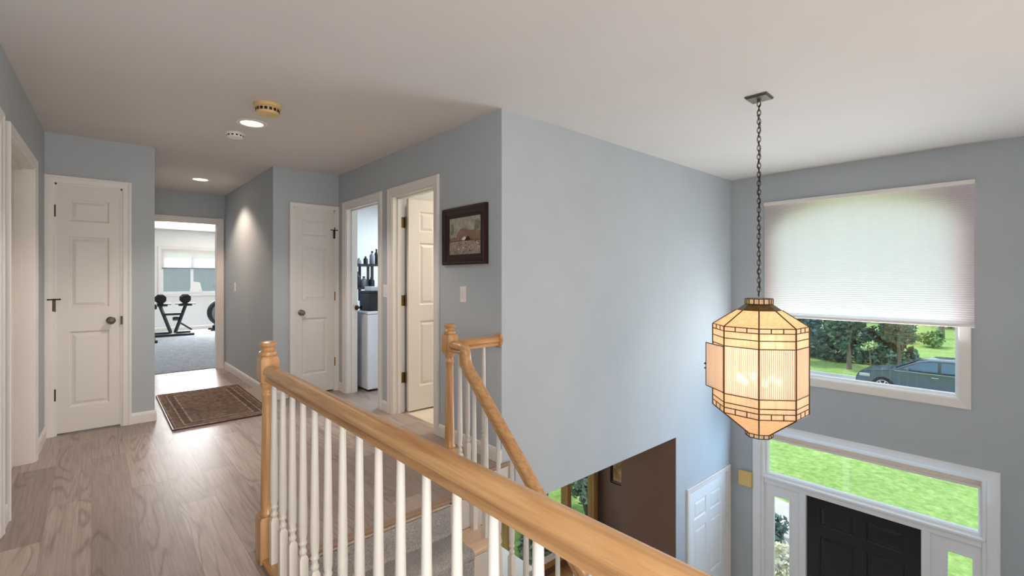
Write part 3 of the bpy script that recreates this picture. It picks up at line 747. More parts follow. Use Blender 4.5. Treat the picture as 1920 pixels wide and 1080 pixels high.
# ------------------------------------------------------------------ rug, picture, switches
d = thing('entry_rug', (.9, 5.56, 0), 'worn brown oriental rug lying across the hall mouth', 'rug')
ang = 0
mb = MB(); C4 = [(.505, 4.80), (1.275, 4.80), (1.29, 6.33), (.52, 6.33)]
mb.prism(C4, .002, .012, lambda u, w, a: (u, w, a)); r = mb.build('rug_pile', M['rug'], d)
mb = MB()
mb.tube([(x, y, .008) for x, y in C4], .007, 6, closed=True); mb.build('bound_edge', M['dwood'], d)

d = thing('framed_picture', (2.10, 2.88, 1.59), 'dark mahogany framed landscape picture on the wall by the foyer corner', 'picture')
u0, u1, z0, z1 = 2.603, 3.158, 1.374, 1.81
fw = .075
mb = MB(); mb.sweep([lambda a: (u0+a, z0+a), lambda a: (u1-a, z0+a), lambda a: (u1-a, z1-a), lambda a: (u0+a, z1-a)], [(0, 0), (0, .028), (.012, .034), (.022, .030), (.03, .022), (.05, .018), (.062, .022), (.072, .014), (.078, .012), (.078, 0)], lambda u, z, b: (2.10-b, u, z), closed=True)
mb.build('frame', M['frame'], d)
cs = {n: simple('art_'+n, c, .8, var=.25, scale=22) for n, c in (('sky', srgb(168,164,146)), ('hill', srgb(140,116,98)), ('field', srgb(158,144,126)), ('white', srgb(226,216,202)), ('dark', srgb(58,46,40)), ('tree', srgb(126,120,104)))}
mb = MB(); iu0, iu1, iz0, iz1 = u0+.074, u1-.074, z0+.074, z1-.074
W_, H_ = iu1-iu0, iz1-iz0
def art(poly, k, lay):
    mb.cur = k; mb.face([mb.pt((2.0935-lay*.0004, iu1-a*W_, iz0+b*H_)) for a, b in poly])
art([(0,0),(1,0),(1,1),(0,1)], 0, 0)
art([(0,0),(1,0),(1,.36),(0,.38)], 2, 1)
art([(0,.38),(0,.46),(.12,.48),(.24,.46),(.28,.6),(.36,.68),(.48,.7),(.58,.66),(.7,.62),(.82,.64),(.92,.6),(1,.58),(1,.37)], 1, 2)
art([(.05,.55),(.08,.82),(.14,.85),(.17,.7),(.12,.55)], 5, 3); art([(.8,.62),(.82,.86),(.9,.9),(.97,.8),(.93,.62)], 5, 3)
art([(.40,.38),(.42,.44),(.5,.48),(.56,.44),(.58,.38)], 3, 4)
art([(.50,.37),(.56,.46),(.62,.48),(.70,.38)], 4, 5); art([(0,.37),(.4,.385),(1,.37),(1,.355),(.4,.37),(0,.355)], 4, 5)
rr = random.Random(3)
for _ in range(60):
    a, b = rr.random()*.94+.02, rr.random()*.3+.02; s = .008+.02*rr.random()
    art([(a,b),(a+s*1.6,b+s*.4),(a+s,b+s*1.8),(a-s*.4,b+s)], rr.choice([3,4,5,5]), 6)
mb.build('painting', [cs[k] for k in ('sky','hill','field','white','dark','tree')], d)

def switch(P, u, z, label, name='light_switch', paddle=True):
    c = P(u, 0, z); d = thing(name, c, label, 'light switch' if paddle else 'outlet')
    mb = MB()
    def bx(u0, u1, v0, v1, za, zb):
        i = [mb.pt(P(q, v, z_)) for z_ in (za, zb) for v in (v0, v1) for q in (u0, u1)]
        for q in ((0,2,3,1), (4,5,7,6), (0,1,5,4), (2,6,7,3), (0,4,6,2), (1,3,7,5)): mb.face([i[k] for k in q])
    bx(u-.036, u+.036, -.006, 0, z-.06, z+.06); mb.build('cover_plate', M['plate'], d, bevel=.002)
    mb = MB(); bx(u-.017, u+.017, -.010, -.006, z-.034, z+.034); mb.build('rocker' if paddle else 'socket', M['trim'], d, bevel=.0015)
    return d
switch(PX(2.10), 2.905, 1.15, 'white light switch on the wall below the framed picture')
switch(PX(2.10), 4.172, 1.15, 'white light switch between the two open doorways')
switch(PX(1.41), 7.05, 1.155, 'white light switch on the hall wall near the far doorway')
switch(PY(14.0), 1.50, .38, 'white outlet on the wall behind the dumbbell stand', 'wall_outlet', False)

# ------------------------------------------------------------------ ceiling fittings
def detector(c, r, h, mat, label, slots):
    d = thing('smoke_detector', (c[0], c[1], ZC), label, 'smoke detector')
    MB().lathe([(r*1.02, 0), (r*1.02, -h*.3), (r*.98, -h*.36), (r*.5, -h*.37)], (c[0], c[1], ZC), 32).build('base_ring', mat, d, smooth=True)
    MB().lathe([(r*.86, -h*.34), (r*.85, -h*.8), (r*.78, -h), (0, -h*1.04)], (c[0], c[1], ZC), 32).build('cover', mat, d, smooth=True)
    mb = MB()
    for k in range(slots):
        a = 2*PI*k/slots
        mb.T = Matrix.Translation((c[0], c[1], ZC-h*.62)) @ Matrix.Rotation(a, 4, 'Z')
        mb.box(r*.8, r*.868, -r*.11, r*.11, -h*.15, h*.15)
    mb.build('vent_slots', M['black'], d)
detector((.886, 3.47), .084, .064, M['beige'], 'yellowed smoke detector on the ceiling, nearest the foyer', 16)
detector((.863, 4.32), .068, .036, M['plate'], 'small white smoke detector on the ceiling beyond the first downlight', 12)
for k, (x, y, r) in enumerate(((.9, 3.95, .09), (.957, 6.59, .09))):
    d = thing('recessed_light', (x, y, ZC), ['lit recessed ceiling light between the two smoke detectors', 'lit recessed ceiling light in the hall near the far doorway'][k], 'ceiling light')
    MB().lathe([(r*.84, -.002), (r*.86, -.007), (r*1.16, -.006), (r*1.22, -.001)], (x, y, ZC), 36).build('trim_ring', M['trim'], d, smooth=True)
    MB().lathe([(r*.84, -.003), (r*.6, -.0035), (0, -.004)], (x, y, ZC), 36).build('lamp_face', M['can'], d, smooth=True)

# ------------------------------------------------------------------ lantern
LX, LY = 3.212, 1.206
A0 = math.radians(200.6); R8 = .275
def vtx(k, r, z): a = A0+PI/4*k; return Vector((LX+r*math.cos(a), LY+r*math.sin(a), z))
L = thing('pendant_lantern', (LX, LY, ZC), 'octagonal lit art-glass lantern hanging on a chain over the foyer', 'pendant light')
mb = MB(); mb.T = Matrix.Translation((LX, LY, ZC)) @ Matrix.Rotation(math.radians(2), 4, 'Z')
mb.sq([(.066, 0), (.066, -.008), (.058, -.016)]); mb.lathe([(.012, -.014), (.012, -.03), (.004, -.034)], n=12); mb.build('canopy_plate', M['pewter'], L)
mb = MB(); z = ZC-.03; k = 0
ztop = 1.158
nl = 44; pitch = (z-ztop)/nl
for k in range(nl):
    cz = z-pitch*(k+.5); a = math.radians(30 if k % 2 else 120)
    ux, uy = math.cos(a), math.sin(a); pts = []
    for j in range(12):
        t = 2*PI*j/12; w_ = .0105*math.cos(t); h_ = (pitch*.5+.0065)*math.sin(t)
        pts.append((LX+ux*w_, LY+uy*w_, cz+h_))
    mb.tube(pts, .0026, 5, closed=True)
ch = mb.build('chain', M['bronze'], L, smooth=True)
mb = MB(); cord = []
for k in range(90):
    t = k/89; cord.append((LX+.007*math.sin(t*52), LY+.007*math.cos(t*47), ztop+(z-ztop)*t))
mb.tube(cord, .0022, 5); mb.build('cord', M['bronze'], L, smooth=True)
def bar(mb, a, b, r=.004, n=6): mb.tube([a, b], r*.85, n)
LV = dict(ct=1.139, cb=1.105, sk=1.066, top=.969, b1=.94, b2=.897, b3=.847, m=.548, c1=.493, c2=.462, bot=.428, tb=.281, bb=.256)
RC, RS = .08, .131
fr = MB()
def ringbar(r, z, rr=.0045):
    for k in range(8): bar(fr, vtx(k, r, z), vtx(k+1, r, z), rr*.8)
for r, z in ((RC, LV['ct']), (RC, LV['cb']), (R8, LV['top']), (R8, LV['b1']), (R8, LV['b2']), (R8, LV['b3']), (R8, LV['m']), (R8, LV['c1']), (R8, LV['c2']), (R8, LV['bot']), (RC*1.02, LV['tb']), (RC*.98, LV['bb'])): ringbar(r, z)
for k in range(8):
    bar(fr, vtx(k, R8, LV['top']), vtx(k, R8, LV['bot']), .0055)
    bar(fr, vtx(k, RS, LV['sk']), vtx(k, R8, LV['top']), .0048)
    bar(fr, vtx(k, R8, LV['bot']), vtx(k, RC, LV['tb']), .0048)
    bar(fr, vtx(k, RC, LV['tb']), vtx(k, RC*.98, LV['bb']), .004); bar(fr, vtx(k, RC, LV['ct']), vtx(k, RC, LV['cb']), .004)
    a, b = vtx(k, R8, 0), vtx(k+1, R8, 0)
    for t in (1/3, 2/3):
        p = a.lerp(b, t)
        bar(fr, (p.x, p.y, LV['top']), (p.x, p.y, LV['b1']), .004); bar(fr, (p.x, p.y, LV['c2']), (p.x, p.y, LV['bot']), .004)
    a, b = vtx(k, RC, 0), vtx(k+1, RC, 0)
    p = a.lerp(b, .5)
    bar(fr, (p.x, p.y, LV['ct']), (p.x, p.y, LV['cb']), .0045); bar(fr, (p.x, p.y, LV['tb']), (p.x, p.y, LV['bb']), .004)
fr.build('metal_frame', M['lead'], L)
mb = MB(); mb.rings([[vtx(k, RC, LV['cb']) for k in range(8)], [vtx(k, RS, LV['sk']) for k in range(8)], [vtx(k, RS-.004, LV['sk']-.003) for k in range(8)], [vtx(k, RC-.004, LV['cb']-.003) for k in range(8)]], closed=True); mb.build('metal_skirt', M['brass'], L)
def facet(name, k, r0, z0, r1, z1, mat, t=.003, parent=L):
    mb = MB(); c = Vector((LX, LY, 0))
    P4 = [vtx(k, r0, z0), vtx(k+1, r0, z0), vtx(k+1, r1, z1), vtx(k, r1, z1)]
    n = (P4[1]-P4[0]).cross(P4[3]-P4[0]).normalized()
    if n.dot(P4[0]-Vector((LX, LY, P4[0].z))) < 0: n = -n
    O = [p-n*.001 for p in P4]; I = [p-n*(t+.001) for p in P4]
    mb.rings([O, I]); return mb.build(name, mat, parent)
OPEN = 6    # the facet whose pane hangs open: between the 6th and 7th corner
for k in range(8):
    facet('crown_pane', k, RC, LV['ct'], RC, LV['cb'], M['cream'])
    facet('roof_pane', k, RS, LV['sk'], R8, LV['top'], M['amber'])
    facet('upper_pane', k, R8, LV['top'], R8, LV['b3'], M['cream'])
    facet('lower_pane', k, R8, LV['m'], R8, LV['bot'], M['cream'])
    facet('base_pane', k, R8, LV['bot'], RC, LV['tb'], M['amber'])
    facet('bottom_pane', k, RC, LV['tb'], RC*.98, LV['bb'], M['cream'])
# main ribbed panes
def ribbed(mb, a, b, z0, z1, n=18, amp=.004):
    a, b = Vector(a), Vector(b); d_ = (b-a).normalized(); nn = Vector((d_.y, -d_.x, 0))
    mid = (a+b)/2-Vector((LX, LY, 0)); 
    if nn.dot(mid) < 0: nn = -nn
    O, I = [], []
    for j in range(n*4+1):
        t = j/(n*4); p = a.lerp(b, t); q = abs(math.sin(PI*t*n))*amp
        O.append(p+nn*q-nn*.004); I.append(p-nn*.006)
    for j in range(n*4):
        mb.cur = 1 if j % 4 == 0 else 0
        mb.quad((O[j].x,O[j].y,z0), (O[j+1].x,O[j+1].y,z0), (O[j+1].x,O[j+1].y,z1), (O[j].x,O[j].y,z1))
    mb.cur = 0
    mb.quad((I[0].x,I[0].y,z0), (I[-1].x,I[-1].y,z0), (I[-1].x,I[-1].y,z1), (I[0].x,I[0].y,z1))
# corners: A0 - 45 deg = 155.6 is corner 7, 110.6 is corner 6 -> facet 6 is the open one
for k in range(8):
    if k == 6: continue
    mb = MB(); ribbed(mb, vtx(k, R8, 0), vtx(k+1, R8, 0), LV['m']+.004, LV['b3']-.004); mb.build('main_pane', [M['clear'], M['valley']], L, smooth=True)
h0 = vtx(7, R8+.004, 0); a = math.radians(43.1+12); wd = .208
e0 = h0+Vector((math.cos(a), math.sin(a), 0))*wd
mb = MB(); ribbed(mb, h0, e0, LV['m']+.008, LV['b3']-.008); dp = mb.build('access_pane', [M['clear'], M['valley']], L, smooth=True, label='ribbed glass side pane hanging ajar')
mb = MB()
zz = (LV['m']+.006, LV['b3']-.006)
for p, q in ((h0, e0),):
    for z in zz: bar(mb, (p.x, p.y, z), (q.x, q.y, z), .0035)
    for r in (p, q): bar(mb, (r.x, r.y, zz[0]), (r.x, r.y, zz[1]), .0035)
mb.build('pane_frame', M['lead'], dp)
mb = MB(); mb.lathe([(.006, -.006), (.006, .006)], (e0.x, e0.y, .70), 8); mb.ball((e0.x-.006, e0.y+.004, .70), .007, 8); mb.ball((e0.x-.006, e0.y+.004, .67), .006, 8); mb.build('catch', M['bronze'], dp)
# bulbs on a central stem
mb = MB(); mb.tube([(LX, LY, 1.1), (LX, LY, .62)], .008, 8)
for k in range(6):
    a = A0+PI/3*k+.3
    for zc in (.835, .585): mb.tube([(LX, LY, zc+.0), (LX+.1*math.cos(a), LY+.1*math.sin(a), zc)], .005, 6)
mb.build('lamp_stem', M['brass'], L)
LAMPS = []
for zc in (.835, .585):
    for k in range(6):
        a = A0+PI/3*k+.3; p = (LX+.115*math.cos(a), LY+.115*math.sin(a), zc+.03)
        MB().ball(p, .019, 12, (1,1,1.5)).build('bulb', M['bulb'], L, smooth=True); LAMPS.append(p)

# ------------------------------------------------------------------ exercise room
def dumbbell(c, label):
    d = thing('dumbbell', c, label, 'dumbbell', group='dumbbells on the black stand'); x, y, z = c
    MB().lathe([(.017, -.09), (.017, .09)], (x, y, z+.125), 12, 'y').build('grip', M['greyp'], d, smooth=True)
    for s in (-1, 1):
        mb = MB()
        for j in range(6):
            a = s*(.06+.022*j); r = .108-.004*j
            mb.lathe([(r-.012, a-.009), (r, a-.006), (r, a+.006), (r-.012, a+.009)], (x, y, z+.125), 8, 'y', ph=PI/8)
        mb.build('weight_plate_set', M['rubber'], d)
    MB().box(x-.185, x+.185, y-.09, y+.09, z, z+.022).build('cradle', M['black'], d)
    return d
gx, gy = 1.35, 12.85
d = thing('dumbbell_stand', (gx, gy, .008), 'black V-legged dumbbell stand on the exercise room carpet', 'dumbbell stand')
mb = MB()
mb.box(gx-.36, gx+.36, gy-.30, gy-.24, .008, .06); mb.box(gx-.36, gx+.36, gy+.24, gy+.30, .008, .06); mb.box(gx-.05, gx+.05, gy-.24, gy+.24, .02, .06); mb.build('base', M['black'], d, bevel=.008)
for s in (-1, 1):
    mb = MB(); a, b = Vector((gx+s*.04, gy, .06)), Vector((gx+s*.23, gy, .66)); mb.tube([a, b], .034, 4); mb.build('leg', M['black'], d)
    MB().box(gx+s*.225-.12, gx+s*.225+.12, gy-.12, gy+.12, .655, .69).build('tray', M['black'], d, bevel=.008)
MB().box(gx-.18, gx+.18, gy-.03, gy+.03, .45, .50).build('crossbar', M['black'], d)
mb = MB(); mb.tube([(gx+.10, gy, .30), (gx+.36, gy+.1, .10)], .02, 6); mb.tube([(gx+.05, gy, .40), (gx+.05, gy-.02, .34)], .06, 10); mb.build('brace', M['black'], d)
dumbbell((gx-.225, gy, .691), 'black adjustable dumbbell on the stand tray nearer the door frame'); dumbbell((gx+.225, gy, .691), 'black adjustable dumbbell on the stand tray nearer the exercise bike')
# machine at the left door edge: only its edge shows
d = thing('weight_machine', (.82, 11.6, .008), 'black exercise machine mostly hidden behind the doorway edge', 'exercise machine')
mb = MB(); mb.box(.62, .96, 11.45, 11.53, .008, .06); mb.box(.62, .96, 11.9, 11.98, .008, .06); mb.box(.75, .85, 11.53, 11.9, .012, .055); mb.build('base', M['black'], d)
MB().box(.76, .84, 11.66, 11.74, .05, .70).build('post', M['black'], d)
mb = MB(); mb.box(.66, .96, 11.55, 11.85, .66, .76); mb.box(.72, .9, 11.6, 11.8, .76, .84); mb.build('seat', M['black'], d, bevel=.02)
for z in (.22, .30, .38, .46): MB().lathe([(.02, -.03), (.11, -.03), (.11, .03), (.02, .03)], (.88, 11.70, z), 20, 'x').build('weight_plate', M['rubber'], d)
# exercise bike: round shrouded flywheel
bx_, by_ = 2.42, 13.45
d = thing('exercise_bike', (bx_, by_, .008), 'black exercise bike with a grey round flywheel housing beside the gym door frame', 'exercise bike')
mb = MB(); mb.lathe([(.0, -.05), (.30, -.05), (.335, -.02), (.335, .03), (.30, .05), (0, .05)], (bx_, by_, .44), 36, 'y'); mb.build('flywheel_housing', M['black'], d, smooth=True)
mb = MB(); mb.lathe([(.0, -.075), (.22, -.07), (.27, -.05)], (bx_+.03, by_, .42), 32, 'y'); mb.build('flywheel_cover', M['greyp'], d, smooth=True)
mb = MB(); mb.box(bx_-.28, bx_-.02, by_-.2, by_-.14, .008, .05); mb.box(bx_-.28, bx_-.02, by_+.14, by_+.2, .008, .05); mb.box(bx_-.22, bx_+.5, by_-.03, by_+.03, .04, .12); mb.box(bx_-.17, bx_-.08, by_-.17, by_+.17, .04, .14); mb.build('base', M['black'], d)
MB().tube([(bx_+.1, by_, .7), (bx_+.02, by_, 1.1)], .025, 8).build('post', M['black'], d)
mb = MB(); mb.tube([(bx_+.45, by_, .1), (bx_+.5, by_, .8)], .03, 8); mb.box(bx_+.38, bx_+.64, by_-.1, by_+.1, .8, .87); mb.build('seat', M['black'], d)
# white sheet leaning on the gym sill
d = thing('paper_sheet', (1.93, 13.987, .91), 'white paper sheet propped on the exercise room window sill', 'paper')
mb = MB(); mb.prism([(1.80, .915), (2.08, .908), (2.02, 1.17), (1.88, 1.19), (1.83, 1.14)], 13.984, 13.99, lambda u, w, a: (u, a, w)); mb.build('sheet', M['cloth'], d)

# ------------------------------------------------------------------ laundry room
d = thing('washing_machine', (2.62, 5.36, 0), 'white washing machine just inside the laundry doorway', 'washing machine')
MB().box(2.30, 2.98, 5.0, 5.68, .02, .865).build('cabinet', M['washer'], d, bevel=.012)
MB().box(2.295, 2.985, 4.995, 5.685, .866, .895).build('top_panel', M['washer'], d, bevel=.008)
MB().box(2.31, 2.97, 5.6, 5.68, .895, .99).build('control_panel', M['washer'], d, bevel=.01)
mb = MB()
for x in (2.35, 2.93):
    for y in (5.05, 5.63): mb.lathe([(.02, 0), (.02, .022)], (x, y, 0), 10)
mb.build('feet', M['black'], d)
d = thing('black_box', (2.5, 5.2, .895), 'black box standing on top of the white washing machine', 'box')
MB().box(2.36, 2.575, 5.08, 5.35, .896, 1.10).build('body', M['black'], d, bevel=.006)
MB().box(2.355, 2.58, 5.075, 5.355, 1.10, 1.125).build('lid', M['black'], d, bevel=.004)
d = thing('storage_rack', (2.58, 5.95, 0), 'black metal shelf rack behind the washing machine', 'shelf rack')
for x in (2.34, 2.71, 2.83):
    for y in (5.76, 6.14): MB().box(x-.014, x+.014, y-.014, y+.014, 0, 1.46).build('post', M['black'], d)
for z in (.6, 1.13, 1.43): MB().box(2.32, 2.85, 5.745, 6.155, z, z+.025).build('shelf', M['black'], d)
def bottle(c, r, h, mat, label, cap=None, name='bottle', cat='bottle', grp='bottles on the laundry rack'):
    d = thing(name, c, label, cat, group=grp)
    MB().lathe([(r*.95, 0), (r, .006), (r, h*.62), (r*.85, h*.72), (r*.38, h*.82), (r*.36, h*.88)], c, 16).build('body', mat, d, smooth=True)
    MB().lathe([(r*.42, h*.88), (r*.42, h), (0, h*1.005)], c, 14).build('cap', cap or M['black'], d, smooth=True)
items = simple('blue_plastic', srgb(90,130,170), .4), simple('tan_card', srgb(170,140,110), .8), simple('grey_bottle', srgb(140,146,152), .4), simple('white_bottle', srgb(225,228,232), .4), simple('red_plastic', srgb(150,50,46), .5)
bottle((2.56, 5.82, 1.4565), .03, .07, items[2], 'squat grey bottle on the top shelf of the rack, nearest the door jamb')
bottle((2.65, 5.82, 1.4565), .028, .10, M['black'], 'black bottle in the middle of the rack top shelf')
bottle((2.74, 5.82, 1.4565), .035, .17, items[2], 'grey bottle on the top shelf of the rack')
bottle((2.81, 5.84, 1.4565), .03, .2, M['black'], 'tall black bottle at the end of the rack top shelf')
bottle((2.54, 5.82, 1.1565), .04, .2, M['black'], 'black bottle on the middle shelf of the rack, behind the black box')
bottle((2.635, 5.84, 1.1565), .036, .14, items[2], 'grey bottle on the middle shelf of the rack')
bottle((2.73, 5.82, 1.1565), .04, .13, M['black'], 'short black bottle on the middle shelf of the rack')
d = tag(MB().box(2.40, 2.50, 5.12, 5.3, 1.1255, 1.175).build('tissue_box', items[3], bevel=.004), 'white carton lying on the black box', 'box')
d = tag(MB().box(2.51, 2.57, 5.12, 5.2, 1.1255, 1.18).build('card_box', items[1], bevel=.003), 'small tan carton on the black box', 'box')
bottle((2.64, 5.25, .896), .035, .14, items[3], 'white bottle on the washing machine beside the black box', items[0], grp=None) if False else None
bottle((2.64, 5.2, .897), .03, .13, items[3], 'white bottle on the washing machine beside the black box', items[0])
d = tag(MB().ball((2.66, 4.93, .03), .028, 12).build('red_ball', items[4], smooth=True), 'small dark red ball on the floor before the washing machine', 'ball')

# ------------------------------------------------------------------ lower room
w = thing('window_6', (4.2, 4.43, ZL+.12), 'wood-framed patio window of the lower room with greenery behind', 'window', kind='structure')
mb = MB()
for a, b in ((2.7, 2.78), (3.86, 3.94), (4.965, 5.05), (5.555, 5.64)): mb.box(a, b, 4.40, 4.52, ZL+.12, SOFF-.1)
mb.box(2.78, 5.555, 4.402, 4.518, SOFF-.18, SOFF-.1); mb.box(2.78, 5.555, 4.402, 4.518, ZL+.12, ZL+.2)
mb.build('wood_frame', M['oakz'], w)
for a, b in ((2.78, 3.86), (3.94, 4.965), (5.05, 5.555)): MB().box(a, b, 4.458, 4.462, ZL+.2, SOFF-.18).build('pane', M['glass'], w)
d = thing('small_picture', (5.70, 3.95, -1.4), 'gilt framed picture on the dark brown lower wall', 'picture')
mb = MB(); u0, u1, z0, z1 = 3.55, 4.2, -1.72, -1.12
mb.sweep([lambda a: (u0+a, z0+a), lambda a: (u1-a, z0+a), lambda a: (u1-a, z1-a), lambda a: (u0+a, z1-a)], [(0,0),(0,.02),(.02,.03),(.045,.014),(.045,0)], lambda u, z, b: (5.70-b, u, z), closed=True); mb.build('frame', M['frame'], d)
MB().box(5.69, 5.699, u0+.04, u1-.04, z0+.04, z1-.04).build('painting', simple('amber_painting', srgb(150,112,66), .7, var=.6, scale=9), d)
d = thing('side_table', (3.32, 4.1, ZL), 'table under a white cloth by the patio window below', 'table')
MB().box(2.92, 3.72, 3.80, 4.36, ZL+.71, ZL+.74).build('table_top', M['dwood'], d)
for x in (2.98, 3.66):
    for y in (3.86, 4.30): MB().box(x-.025, x+.025, y-.025, y+.025, ZL, ZL+.71).build('leg', M['dwood'], d)
d = thing('white_tablecloth', (3.32, 4.1, ZL+.741), 'white tablecloth draped over the table by the patio window', 'tablecloth')
mb = MB(); prof = []
ring0 = [(2.91, 3.79), (3.73, 3.79), (3.73, 4.37), (2.91, 4.37)]
n = 12; outl = []
for i in range(4):
    a, b = Vector(ring0[i]), Vector(ring0[(i+1) % 4]); nn = Vector((b.y-a.y, a.x-b.x)).normalized()
    for k in range(n): outl.append((a.lerp(b, k/n), nn, k))
top = [(p.x, p.y, ZL+.748) for p, nn, k in outl]
bt = [(p.x+nn.x*(.006+.008*(k % 3 == 1)), p.y+nn.y*(.006+.008*(k % 3 == 1)), ZL+.50) for p, nn, k in outl]
T_ = [mb.pt(p) for p in top]; B_ = [mb.pt(p) for p in bt]; mb.face(T_)
for i in range(len(T_)): mb.face([T_[i], T_[(i+1) % len(T_)], B_[(i+1) % len(T_)], B_[i]])
mb.build('cloth', M['cloth'], d)
def chair(c, rz, label):
    d = thing('dining_chair', c, label, 'chair', rz, 'dark wooden chairs in the lower room')
    def B(name, mat, *bxs, bev=.006):
        mb = MB()
        for b in bxs: mb.box(*b)
        return mb.build(name, mat, d, bevel=bev, local=True)
    B('seat', M['cloth'], (-.22, .22, -.21, .21, .43, .48), bev=.015); B('seat_frame', M['dwood'], (-.23, .23, -.22, .22, .39, .43))
    for x in (-.2, .2):
        B('leg', M['dwood'], (x-.02, x+.02, -.21, -.17, 0, .39)); B('leg', M['dwood'], (x-.02, x+.02, .18, .22, 0, 1.08))
    mb = MB(); mb.box(-.18, .18, .185, .215, .92, 1.04); mb.box(-.18, .18, .185, .215, .55, .6)
    for x in (-.11, 0, .11): mb.box(x-.03, x+.03, .19, .21, .6, .92)
    mb.build('backrest', M['dwood'], d, local=True, bevel=.005)
    for x in (-.2, .2): MB().lathe([(.018, 0), (.026, .012), (.03, .03), (.022, .05), (0, .058)], (x, .2, 1.08), 14).build('finial', M['oakz'], d, smooth=True, local=True)
    return d
chair((2.75, 3.35, ZL), PI, 'dark wooden chair in the lower room, seen through the balusters')
chair((3.42, 3.3, ZL), PI, 'dark wooden chair with orange-brown finials before the white-clothed table')

# ------------------------------------------------------------------ outdoors
mb = MB()
xs = [5.87, 9, 14, 20.5]; zs = [-3.2, -3.22, -3.3, -3.52]
def strip(mb, xs, zs, y0, y1):
    for i in range(len(xs)-1): mb.quad((xs[i], y0, zs[i]), (xs[i+1], y0, zs[i+1]), (xs[i+1], y1, zs[i+1]), (xs[i], y1, zs[i]))
strip(mb, xs, zs, -30, 60); strip(mb, [27.8, 36, 46, 80], [-3.5, -3.45, -3.3, -2.6], -30, 60); mb.quad((-15, 4.6, -3.2), (5.87, 4.6, -3.2), (5.87, 60, -3.2), (-15, 60, -3.2))
struct(mb, 'lawn', M['grass'], 'sunlit lawn in front of the house')
mb = MB(); strip(mb, [20.5, 27.8], [-3.52, -3.52], -30, 60); struct(mb, 'street', M['road'], 'street beyond the lawn')
mb = MB(); mb.prism([(6.1, 1.3), (8.4, 1.4), (10.0, 2.3), (11.0, 5.5), (11.0, 12), (9.4, 12), (9.2, 6.0), (8.4, 3.4), (7.6, 2.1), (6.1, 1.9)], -3.24, -3.19, lambda u, w, a: (u, w, a)); struct(mb, 'walkway', M['walk'], 'pale concrete front walk', )

def leaves(mb, c, r, n, size, rnd, clump=7):
    cs_ = []
    for _ in range(clump):
        v = Vector((rnd.gauss(0,1), rnd.gauss(0,1), rnd.gauss(0,1))).normalized()*rnd.uniform(.25, .7)
        cs_.append((Vector((v.x*r[0], v.y*r[1], v.z*r[2])), rnd.uniform(.35, .6)))
    for _ in range(n):
        o, q = rnd.choice(cs_)
        v = Vector((rnd.gauss(0,1), rnd.gauss(0,1), rnd.gauss(0,1))).normalized()*(rnd.random()**.4)
        p = Vector(c)+o+Vector((v.x*r[0]*q, v.y*r[1]*q, v.z*r[2]*q))
        a = Vector((rnd.gauss(0,1), rnd.gauss(0,1), rnd.gauss(0,.6))).normalized(); b = a.cross(Vector((rnd.gauss(0,1), rnd.gauss(0,1), rnd.gauss(0,1)))).normalized()
        s = size*rnd.uniform(.6, 1.3)
        mb.quad(p-a*s, p-b*s*.55, p+a*s, p+b*s*.55)
def tree(c, h, r, label, mat, n=2200, size=.16, seed=1, tr=.13, low=.35):
    rnd = random.Random(seed); d = thing('tree', c, label, 'tree', group='trees across the street'); x, y, z = c
    ht = h*low; mb = MB()
    mb.tube([(x, y, z-.05), (x+.03, y, z+ht*.5), (x-.03, y+.04, z+ht), (x, y, z+h*.75)], [tr*1.3, tr, tr*.85, tr*.3], 8)
    for k in range(5):
        a = 2*PI*k/5+rnd.random(); mb.tube([(x, y, z+ht*(.8+.1*k)), (x+r[0]*.55*math.cos(a), y+r[1]*.55*math.sin(a), z+ht+r[2]*(.5+.2*k))], [tr*.5, tr*.15], 5)
    mb.build('trunk', M['bark'], d)
    mb = MB(); leaves(mb, (x, y, z+ht+r[2]*.85), r, n, size, rnd, 12); mb.build('crown', mat, d)
def bush(c, r, label, mat, n=900, size=.12, seed=1, name='bush', grp=None, mats=None):
    rnd = random.Random(seed); d = thing(name, c, label, 'bush', group=grp); x, y, z = c
    mb = MB()
    for k in range(5):
        a = 2*PI*k/5; mb.tube([(x, y, z-.03), (x+r[0]*.5*math.cos(a), y+r[1]*.5*math.sin(a), z+r[2])], [.03*r[2]+.005, .008], 5)
    mb.build('stem', M['bark'], d)
    mb = MB(); leaves(mb, (x, y, z+r[2]), r, n, size, rnd, 9); mb.build('foliage', mat, d)
    return d
GZ = -3.5
tree((30.2, 9.1, GZ), 6, (1.3, 1.2, 2.3), 'blue-green tree across the street, nearest the lantern', M['leafb'], seed=2, low=.16, n=3000)
tree((29.6, 6.65, GZ), 6, (1.3, .9, 2.2), 'dark tree across the street with a bare pale trunk in front of the hedge', M['leafd'], seed=3, low=.22, tr=.1, n=3000)
tree((30.6, 4.75, GZ), 6, (1.2, .8, 2.0), 'dark leafy tree across the street, above the parked car hood', M['leafd'], seed=4, low=.26, tr=.08, n=2600)
tree((28.6, 5.55, GZ), 2.1, (.5, .42, .2), 'small pale-topped tree across the street, before the dark trees', M['leafl'], n=350, size=.09, seed=5, tr=.03, low=.6)
tree((47.5, 4.9, -3.2), 7, (2.2, 1.2, 2.4), 'pale-trunked tree on the far lawn behind the car roof', M['leafg'], seed=9, low=.32, tr=.16)
rnd = random.Random(20); d = thing('hedge', (32.6, 8, GZ), 'long dark hedge across the street behind the trees', 'hedge')
mb = MB()
for k in range(14): leaves(mb, (31.9+.2*math.sin(k), 4.9+.6*k, GZ+.45), (.5, .7, .5), 160, .15, rnd, 5); leaves(mb, (32.9+.2*math.sin(k*2.1), 4.9+.6*k, GZ+1.2+.2*math.sin(k*1.7)), (.7, .8, 1.35), 520, .17, rnd, 5)
mb.build('foliage', M['leafd'], d)
mb = MB()
